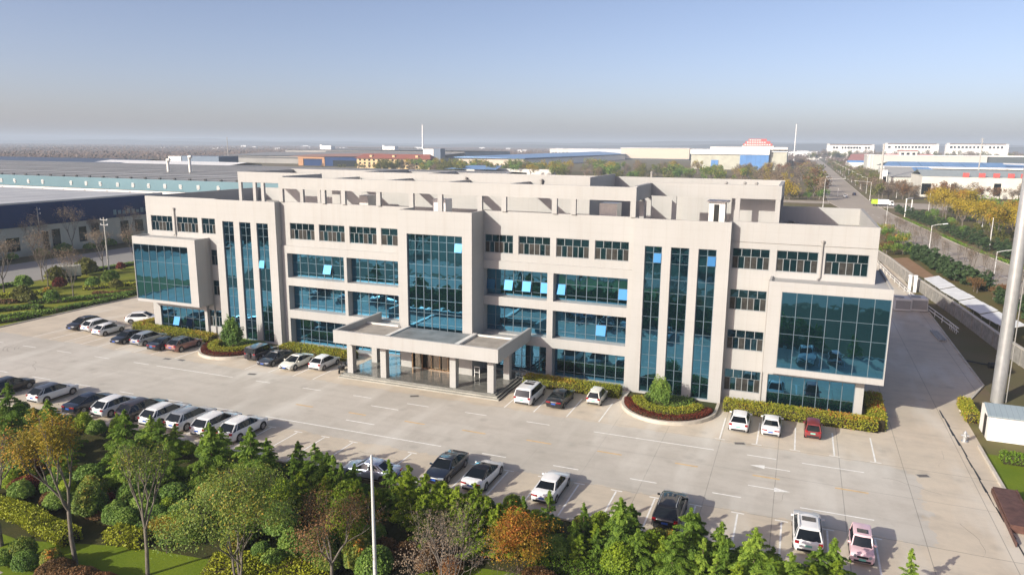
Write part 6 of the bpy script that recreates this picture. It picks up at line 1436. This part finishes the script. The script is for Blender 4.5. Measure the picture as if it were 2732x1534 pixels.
t = bld('grey_gable_shed', 'grey and blue gable-roofed shed joined to the white factory at the right')
part(t, 'wall', PGR, lambda b: b.box(66, 98, 430, 470, 0, 8.6)); part(t, 'roof', mat_plain('grey_sheet_roof', (0.36, 0.36, 0.34), 0.7, var=0.1), lambda b: b.face([(65.5, 429, 8.7), (82, 429, 8.9), (82, 471, 13.9), (66, 471, 13.9)]))
part(t, 'blue_roof', BLUER, lambda b: b.face([(82.02, 429, 8.9), (98.5, 429, 9.4), (92, 471, 13.9), (82.02, 471, 13.9)])); part(t, 'fascia', M['white'], lambda b: b.box(98.0, 99.0, 429, 471, 9.0, 10.8)); part(t, 'chimney_block', M['white'], lambda b: b.box(62.5, 65.4, 438, 442, 0, 12.5)); part(t, 'dark_door', M['winblack'], lambda b: b.box(63, 65, 437.9, 437.98, 2, 8.5))
CW = mat_plain('cream_factory_wall', (0.60, 0.585, 0.52), 0.8, var=0.1, scale=0.1)
t = bld('white_factory', 'cream-white factory wall with dark gates and red square boards along its top at the right')
part(t, 'wall', CW, lambda b: b.box(77, 230, 380, 425, 0, 11.0)); part(t, 'roof', mat_plain('grey_green_roof', (0.32, 0.36, 0.36), 0.7), lambda b: (b.face([(77, 380, 11.05), (230, 380, 11.05), (230, 402, 14.2), (77, 402, 14.2)]), b.face([(77, 402, 14.2), (230, 402, 14.2), (230, 425, 11.05), (77, 425, 11.05)])))
for x0, x1, z0, z1_ in ((77.2, 81.7, 1.2, 7.2), (91.2, 93.6, 1.8, 7.4), (111, 114.2, 1.4, 8.0), (128, 132, 1, 8)): part(t, 'gate', M['winblack'], lambda b: b.box(x0, x1, 379.9, 379.98, z0, z1_))
for x in (96, 103.4, 110, 116.6, 122.4, 129): part(t, 'red_board', REDS, lambda b: b.box(x, x + 3.0, 379.5, 379.9, 11.1, 13.3))
# tiny pale houses of far villages
hb = []
gg = random.Random(8)
HOUSE = bld('far_house', 'tiny pale house in a distant hazy village', 'house', 'far village houses')
part(HOUSE, 'wall', M['offwhite'], lambda b: b.box(-8, 8, 0, 9, 0, 7)); part(HOUSE, 'roof', M['white'], lambda b: (b.face([(-8.6, -0.6, 7), (8.6, -0.6, 7), (8.6, 4.5, 9.6), (-8.6, 4.5, 9.6)]), b.face([(-8.6, 4.5, 9.6), (8.6, 4.5, 9.6), (8.6, 9.6, 7), (-8.6, 9.6, 7)])))
HOUSE.location = (-1150, 1750, 0)
for k in range(70):
    c = copy_tree(HOUSE); u = gg.random()
    if u < 0.35: c.location = (gg.uniform(-20, 45), gg.uniform(1700, 2600), 0)
    elif u < 0.6: c.location = (gg.uniform(-250, 40), gg.uniform(1600, 2300), 0)
    else: c.location = (gg.uniform(-2300, -300), gg.uniform(1700, 2900), 0)
    c.scale = (gg.uniform(0.6, 2.2), 1, gg.uniform(0.7, 1.5))

# ------------------------------------------------------------------ trees around and beyond
def far_tree(kind, H, W_, N, seed, leaf, trunk=True):
    g = np.random.default_rng(seed); nb = 7
    c = np.stack([g.normal(size=nb) * W_ * 0.28, g.normal(size=nb) * W_ * 0.28, H * g.uniform(0.42, 0.82, nb)], 1); r = W_ * g.uniform(0.22, 0.36, nb)
    i = g.integers(0, nb, N); d = g.normal(size=(N, 3)); d /= np.linalg.norm(d, axis=1, keepdims=True)
    P = c[i] + d * (r[i] * g.random(N) ** 0.45)[:, None] * np.array([1, 1, 1.15]); P[:, 2] = np.clip(P[:, 2], H * 0.12, None)
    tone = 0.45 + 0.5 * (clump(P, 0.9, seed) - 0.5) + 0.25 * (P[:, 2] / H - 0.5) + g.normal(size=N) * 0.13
    tb = MB(); tb.cyl((0, 0, 0), (0, 0, H * 0.5), 0.03 * H, 0.016 * H, 6, caps=False)
    for k in range(nb): tb.cyl((0, 0, H * 0.3), tuple(c[k]), 0.012 * H, 0.004 * H, 4, caps=False)
    return tb.mesh('trunk', M['bark_grey'], 40), leaf_mesh('crown', P, leaf * g.uniform(0.6, 1.3, N), tone, LEAF[kind], 0.6)
FT = {k: [far_tree(k, 8, 5.5, n, 400 + i * 7 + s, lf) for s in range(2)] for i, (k, n, lf) in enumerate((('olive', 700, 0.34), ('yellow', 800, 0.26), ('shrub', 900, 0.34), ('dry', 900, 0.22), ('autumngreen', 700, 0.32), ('rusty', 700, 0.28)))}
LBL = {'olive': 'olive-green', 'yellow': 'yellow', 'shrub': 'dark green', 'dry': 'bare brown', 'autumngreen': 'green and orange', 'rusty': 'rust-brown'}
gg = random.Random(77)
NAMES = {'olive': 'olive_tree', 'yellow': 'yellow_tree', 'shrub': 'evergreen_tree', 'dry': 'bare_tree', 'autumngreen': 'autumn_tree', 'rusty': 'brown_tree'}
def nth(i): return f"{i}{'th' if 10 <= i % 100 <= 20 else {1: 'st', 2: 'nd', 3: 'rd'}.get(i % 10, 'th')}"
def number(made, where, key='x'):
    cnt = {}; tot = {}
    for o, kd in made: tot[kd] = tot.get(kd, 0) + 1
    for o, kd in sorted(made, key=lambda q: (q[0].location.x / (q[0].location.y + 74)) if key == 'x' else q[0].location.y):
        cnt[kd] = cnt.get(kd, 0) + 1
        o['label'] = f'{LBL[kd]} tree {where}' + ('' if tot[kd] == 1 else f", {nth(cnt[kd])} such from the " + ('left' if key == 'x' else 'junction'))
def scatter(n, fn, kinds, where, s=(0.7, 1.2), name='tree', grp=None, key='x'):
    made = []
    for k in range(n):
        x, y = fn(k); kd = gg.choice(kinds)
        made.append((plant(gg.choice(FT[kd]), NAMES[kd], '', 'tree', (x, y, 0), None, gg.uniform(*s), grp or f'trees {where}'), kd))
    number(made, where, key)
def band(x0, x1, y0, y1, sk=0.0): return lambda k: ((lambda y: (gg.uniform(x0, x1) * (1 + sk * (y - y0) / (y1 - y0)), y))(gg.uniform(y0, y1)))
scatter(90, band(-330, -160, 470, 640, 0.25), ['olive', 'olive', 'yellow', 'autumngreen', 'shrub', 'dry'], "in the woods behind the office", (1.0, 1.7))
scatter(80, band(-165, -18, 440, 660, 0.15), ['olive', 'dry', 'dry', 'autumngreen', 'shrub', 'yellow'], "before the bright blue shed", (1.0, 1.7))
scatter(16, band(-330, -220, 640, 740, 0.2), ['olive', 'shrub', 'autumngreen'], "along the cream factory front", (0.6, 0.9))
scatter(16, band(-460, -340, 560, 594), ['dry', 'olive'], 'at the foot of the yellow block', (0.5, 0.8))
scatter(30, lambda k: (27.0 - gg.uniform(0, 16) * (0.4 + k / 30), 325 + k * 22 + gg.uniform(-6, 6)), ['rusty', 'dry', 'dry', 'yellow', 'olive'], "on the public road's near kerb", (1.1, 1.8), key='y')
scatter(10, lambda k: (gg.uniform(8, 27), gg.uniform(322, 352)), ['shrub', 'dry', 'olive'], "at the junction's near corner", (0.4, 0.8))
scatter(60, lambda k: (49.8 + gg.uniform(0, 9), 336 + k * 13 + gg.uniform(-5, 5)), ['olive', 'dry', 'dry', 'olive'], "across the public road", (0.9, 1.4), key='y')
scatter(26, lambda k: (gg.uniform(58, 74), gg.uniform(345, 470)), ['dry', 'rusty', 'dry'], "in the brown thicket", (0.6, 1.1))
scatter(18, lambda k: (82 + k * 4.2 + gg.uniform(-1, 1), 366 + gg.uniform(-8, 6)), ['dry', 'dry', 'rusty'], "lining the white factory wall", (0.8, 1.25))
scatter(70, lambda k: (gg.uniform(-22, 24), 318 + 640 * gg.random() ** 1.5), ['dry', 'dry', 'olive', 'rusty', 'dry', 'yellow'], "in the brown grove", (0.9, 1.6))
scatter(36, lambda k: (gg.uniform(60, 92), gg.uniform(150, 260)), ['shrub', 'olive', 'dry'], "under the yellow trees", (0.3, 0.6))
scatter(40, lambda k: (gg.uniform(58, 78), gg.uniform(480, 760)), ['dry', 'olive', 'dry'], "beyond the brown thicket", (0.8, 1.3))
scatter(60, lambda k: (30 + k * 7 + gg.uniform(-4, 4), gg.uniform(1380, 1470)), ['dry', 'dry', 'olive'], 'before the white apartment blocks', (2.0, 2.9))
scatter(22, lambda k: (36.5 + gg.uniform(0, 7), gg.uniform(120, 178)), ['autumngreen', 'dry', 'rusty', 'shrub'], 'on the near verge by the rubble', (0.3, 0.55))
bigy = [make_broadleaf(7.5, 2.6, 451 + i, k, 3000, 'bark_grey', 4, 0.15, 0.16, 0.5, 0.16, 0.55) for i, k in enumerate(('yellow', 'yellow', 'autumn'))]
for k, (x, y) in enumerate([(63.5, 236), (68.5, 252), (69.2, 228), (66.8, 205), (66.9, 182), (68.7, 174), (76.9, 186), (72.0, 160), (78, 168), (74.2, 146), (64.5, 221), (71.5, 196), (82.5, 150), (77.5, 132), (66.0, 262), (73.5, 236), (70.5, 142), (67.2, 160), (64.6, 192), (86, 176), (80, 200)]):
    plant(bigy[k % 3], 'yellow_tree', 'yellow-orange autumn tree in the row across the public road', 'tree', (x, y, 0), None, 1.1 + 0.3 * gg.random(), 'yellow trees across the road')
scatter(12, lambda k: (gg.uniform(76, 94), gg.uniform(205, 250)), ['shrub'], "behind the yellow trees", (0.9, 1.3))
rdc = [make_conifer(3.2, 1.7, 2600, 'darkgreen', 461 + i, 0.5, 0.20, 0.05) for i in range(2)]
for k in range(44):
    y = 118 + k * 3.4; x = np.interp(y, [p[1] for p in RR[::-1]], [p[0] for p in RR[::-1]]) + 3.4 + 3.0 * (k % 2) + gg.uniform(-0.4, 0.4)
    plant(rdc[k % 2], 'cone_shrub', 'dark green cone-shaped evergreen in the hedge row across the public road', 'shrub', (float(x), y, 0), None, gg.uniform(0.8, 1.2), 'cone evergreens across the road')
hedge('verge_hedge', [(float(np.interp(y, [p[1] for p in RR[::-1]], [p[0] for p in RR[::-1]])) + 0.9, y) for y in (100, 130, 146, 189, 235)], 1.0, 0.4, 'lime', 'low bright green strip hedge on the far verge of the public road', 22, 0.18)
for k in range(64):
    f_ = k / 63; x = 43.0 + 11.3 * f_ + gg.uniform(-1.4, 1.6); y = 128 - 88 * f_ + gg.uniform(-2, 2)
    kd = 'autumngreen' if k % 6 == 2 else ('rusty' if 30 < k < 40 else 'shrub')
    plant(gg.choice(FT[kd]) if kd == 'rusty' else gg.choice(rdc), 'verge_shrub', ('rust-brown' if kd == 'rusty' else 'dark green') + ' bushy shrub between the boundary wall and the public road', 'shrub', (x, y, -0.2), None, gg.uniform(0.28, 0.42) if kd == 'rusty' else gg.uniform(0.8, 1.3), 'shrubs between wall and road')
slim = [make_broadleaf(6.5, 3.0, 471 + i, 'dry', 260, 'bark_grey', 4, 0.07, 0.09, 0.28, 0.3, 0.3) for i in range(2)]
for k in range(34):
    f_ = k / 33; plant(slim[k % 2], 'bare_tree', 'thin pale bare tree on the near verge of the public road', 'tree', (41.0 + 13.0 * f_ + gg.uniform(-1, 1), 168 - 118 * f_ + gg.uniform(-3, 3), 0), None, gg.uniform(0.75, 1.1), 'thin bare trees on the near verge')
# foreground side of the lot that the windows mirror
for k in range(46):
    x, y = gg.uniform(-95, 45), gg.uniform(-150, -82)
    plant(gg.choice(FT['shrub'] + FT['olive']), 'street_tree', 'green tree across the street in front of the office, seen mirrored in its glass', 'tree', (x, y, 0), None, gg.uniform(0.8, 1.4), 'trees mirrored in the glass')
sheet('front_lawn', [(-300, -400), (250, -400), (250, -76), (-300, -76)], 0.0, mat_lawn('front_field', (0.03, 0.06, 0.015), (0.055, 0.085, 0.022), 0.3))
sheet('front_road', [(-300, -74), (250, -74), (250, -60), (-300, -60)], 0.0, M['road'])

# far bare woods on the plain: one mass
g = np.random.default_rng(5); n = 190000
Y = 420 + 3400 * g.random(n) ** 1.25; X = (-1.75 + 2.15 * g.random(n)) * (Y + 74)
cl_ = clump(np.stack([X * 0.004, Y * 0.002, np.zeros(n)], 1), 3.0, 3)
keep = (cl_ > 0.30) & ~((X > -560) & (X < -90) & (Y < 760)) & ~((X > -430) & (X < -90) & (Y < 1560)) & ~((X > -530) & (X < -420) & (Y > 1480) & (Y < 1550)) & ~((X > -300) & (Y < 760)) & ~((X > -120) & (X < 60) & (Y < 1060)) & ~((X > 24) & (X < 52)) & ~((X > 40) & (X < 480) & (Y > 1420) & (Y < 1530)) & ~((X > -740) & (X < -380) & (Y < 990)) & ~((X > 55) & (Y < 1000))
X, Y, cl_ = X[keep], Y[keep], cl_[keep]; n = len(X)
P = np.stack([X, Y, 1.5 + 9.0 * g.random(n) * (0.4 + 0.9 * cl_)], 1)
M['woods'] = mat_leaf('bare_wood_mass', [(0.0, (0.085, 0.058, 0.045)), (0.5, (0.125, 0.085, 0.065)), (0.85, (0.155, 0.115, 0.078)), (1.0, (0.12, 0.125, 0.05))], 0.1, 0.0)
LEAF['woods'] = M['woods']
o = link('far_woods', leaf_mesh('far_woods', P, (0.9 + 1.0 * g.random(n)) * (1 + Y / 2500), 0.2 + 0.55 * clump(P * np.array([0.004, 0.003, 0.1]), 2.5, 8) + g.normal(size=n) * 0.06, LEAF['woods'], 0.9, nrm=np.tile([-0.2, -0.5, 0.9], (n, 1)), k=2.0))
tag(o, 'brown bare woodland covering the plain to the horizon', 'woods', None, 'stuff')

# ------------------------------------------------------------------ air, sky, sun, camera
hb_ = MB(); hb_.box(-7050, 7050, -1850, 7650, -3.2, 78)
hz = hb_.build('haze', None) if False else link('haze', hb_.mesh('haze', []))
t_ = NT('haze_air'); v = t_.n('ShaderNodeVolumePrincipled'); v.inputs['Color'].default_value = (0.67, 0.79, 0.92, 1); v.inputs['Density'].default_value = HAZE; v.inputs['Anisotropy'].default_value = 0.0
t_.l(v.outputs[0], t_.out.inputs['Volume'])
try: t_.mat.cycles.homogeneous_volume = True
except Exception: pass
hz.data.materials.append(t_.mat)
tag(hz, 'pale thin haze over the plain', 'haze', None, 'stuff')

sun_dir = Vector((1.25, 2.0, -1.0)).normalized()
el = math.asin(-sun_dir.z); azim = math.atan2(-sun_dir.x, -sun_dir.y)
w = bpy.data.worlds.new('World'); sc.world = w; w.use_nodes = True
nt = w.node_tree; nt.nodes.clear()
ou = nt.nodes.new('ShaderNodeOutputWorld'); bg = nt.nodes.new('ShaderNodeBackground'); sky = nt.nodes.new('ShaderNodeTexSky')
sky.sky_type = 'NISHITA'; sky.sun_disc = False; sky.sun_elevation = el; sky.sun_rotation = azim % (2 * math.pi)
sky.altitude = 0; sky.air_density = SKY_AIR; sky.dust_density = SKY_DUST; sky.ozone_density = SKY_OZ
bg.inputs['Strength'].default_value = SKY_STR
tm = nt.nodes.new('ShaderNodeMix'); tm.data_type = 'RGBA'; tm.blend_type = 'MULTIPLY'; tm.inputs[0].default_value = 1.0; tm.inputs[7].default_value = (*SKY_TINT, 1)
nt.links.new(sky.outputs[0], tm.inputs[6]); nt.links.new(tm.outputs[2], bg.inputs['Color']); nt.links.new(bg.outputs[0], ou.inputs['Surface'])
sl = bpy.data.lights.new('sun', 'SUN'); sl.energy = SUN_STR; sl.angle = rad(0.5); sl.color = (1.0, 0.95, 0.83)
so = bpy.data.objects.new('sun', sl); COL.objects.link(so); so.rotation_euler = sun_dir.to_track_quat('-Z', 'Y').to_euler(); so.location = (-60, -120, 90)

cd = bpy.data.cameras.new('camera'); co = bpy.data.objects.new('camera', cd); COL.objects.link(co); sc.camera = co
cd.sensor_width = 36; cd.sensor_fit = 'HORIZONTAL'; cd.lens = 1922.358 * 36 / 2732; cd.clip_start = 0.5; cd.clip_end = 20000
yaw, pit, rol = -0.378380883, -0.195545576, 0.00780580158
cy, sy, cp, sp = math.cos(yaw), math.sin(yaw), math.cos(pit), math.sin(pit)
fw_ = Vector((sy * cp, cy * cp, sp)); rt = Vector((cy, -sy, 0)); up_ = rt.cross(fw_)
r2 = rt * math.cos(rol) + up_ * math.sin(rol); u2 = -rt * math.sin(rol) + up_ * math.cos(rol)
co.matrix_world = Matrix(((r2.x, u2.x, -fw_.x, 16.0861), (r2.y, u2.y, -fw_.y, -73.9098), (r2.z, u2.z, -fw_.z, 26.3587), (0, 0, 0, 1)))

vs = sc.view_settings; sc.display_settings.display_device = 'sRGB'
vs.view_transform = 'Standard'; vs.look = 'None'; vs.exposure = EXPO; vs.gamma = 1; vs.use_curve_mapping = False
sc.render.engine = 'CYCLES'
cyc = sc.cycles; cyc.use_denoising = True; cyc.max_bounces = 7; cyc.diffuse_bounces = 3; cyc.glossy_bounces = 4; cyc.transmission_bounces = 4; cyc.volume_bounces = 0; cyc.transparent_max_bounces = 6
try: cyc.denoiser = 'OPENIMAGEDENOISE'; cyc.denoising_input_passes = 'RGB_ALBEDO_NORMAL'
except Exception: pass
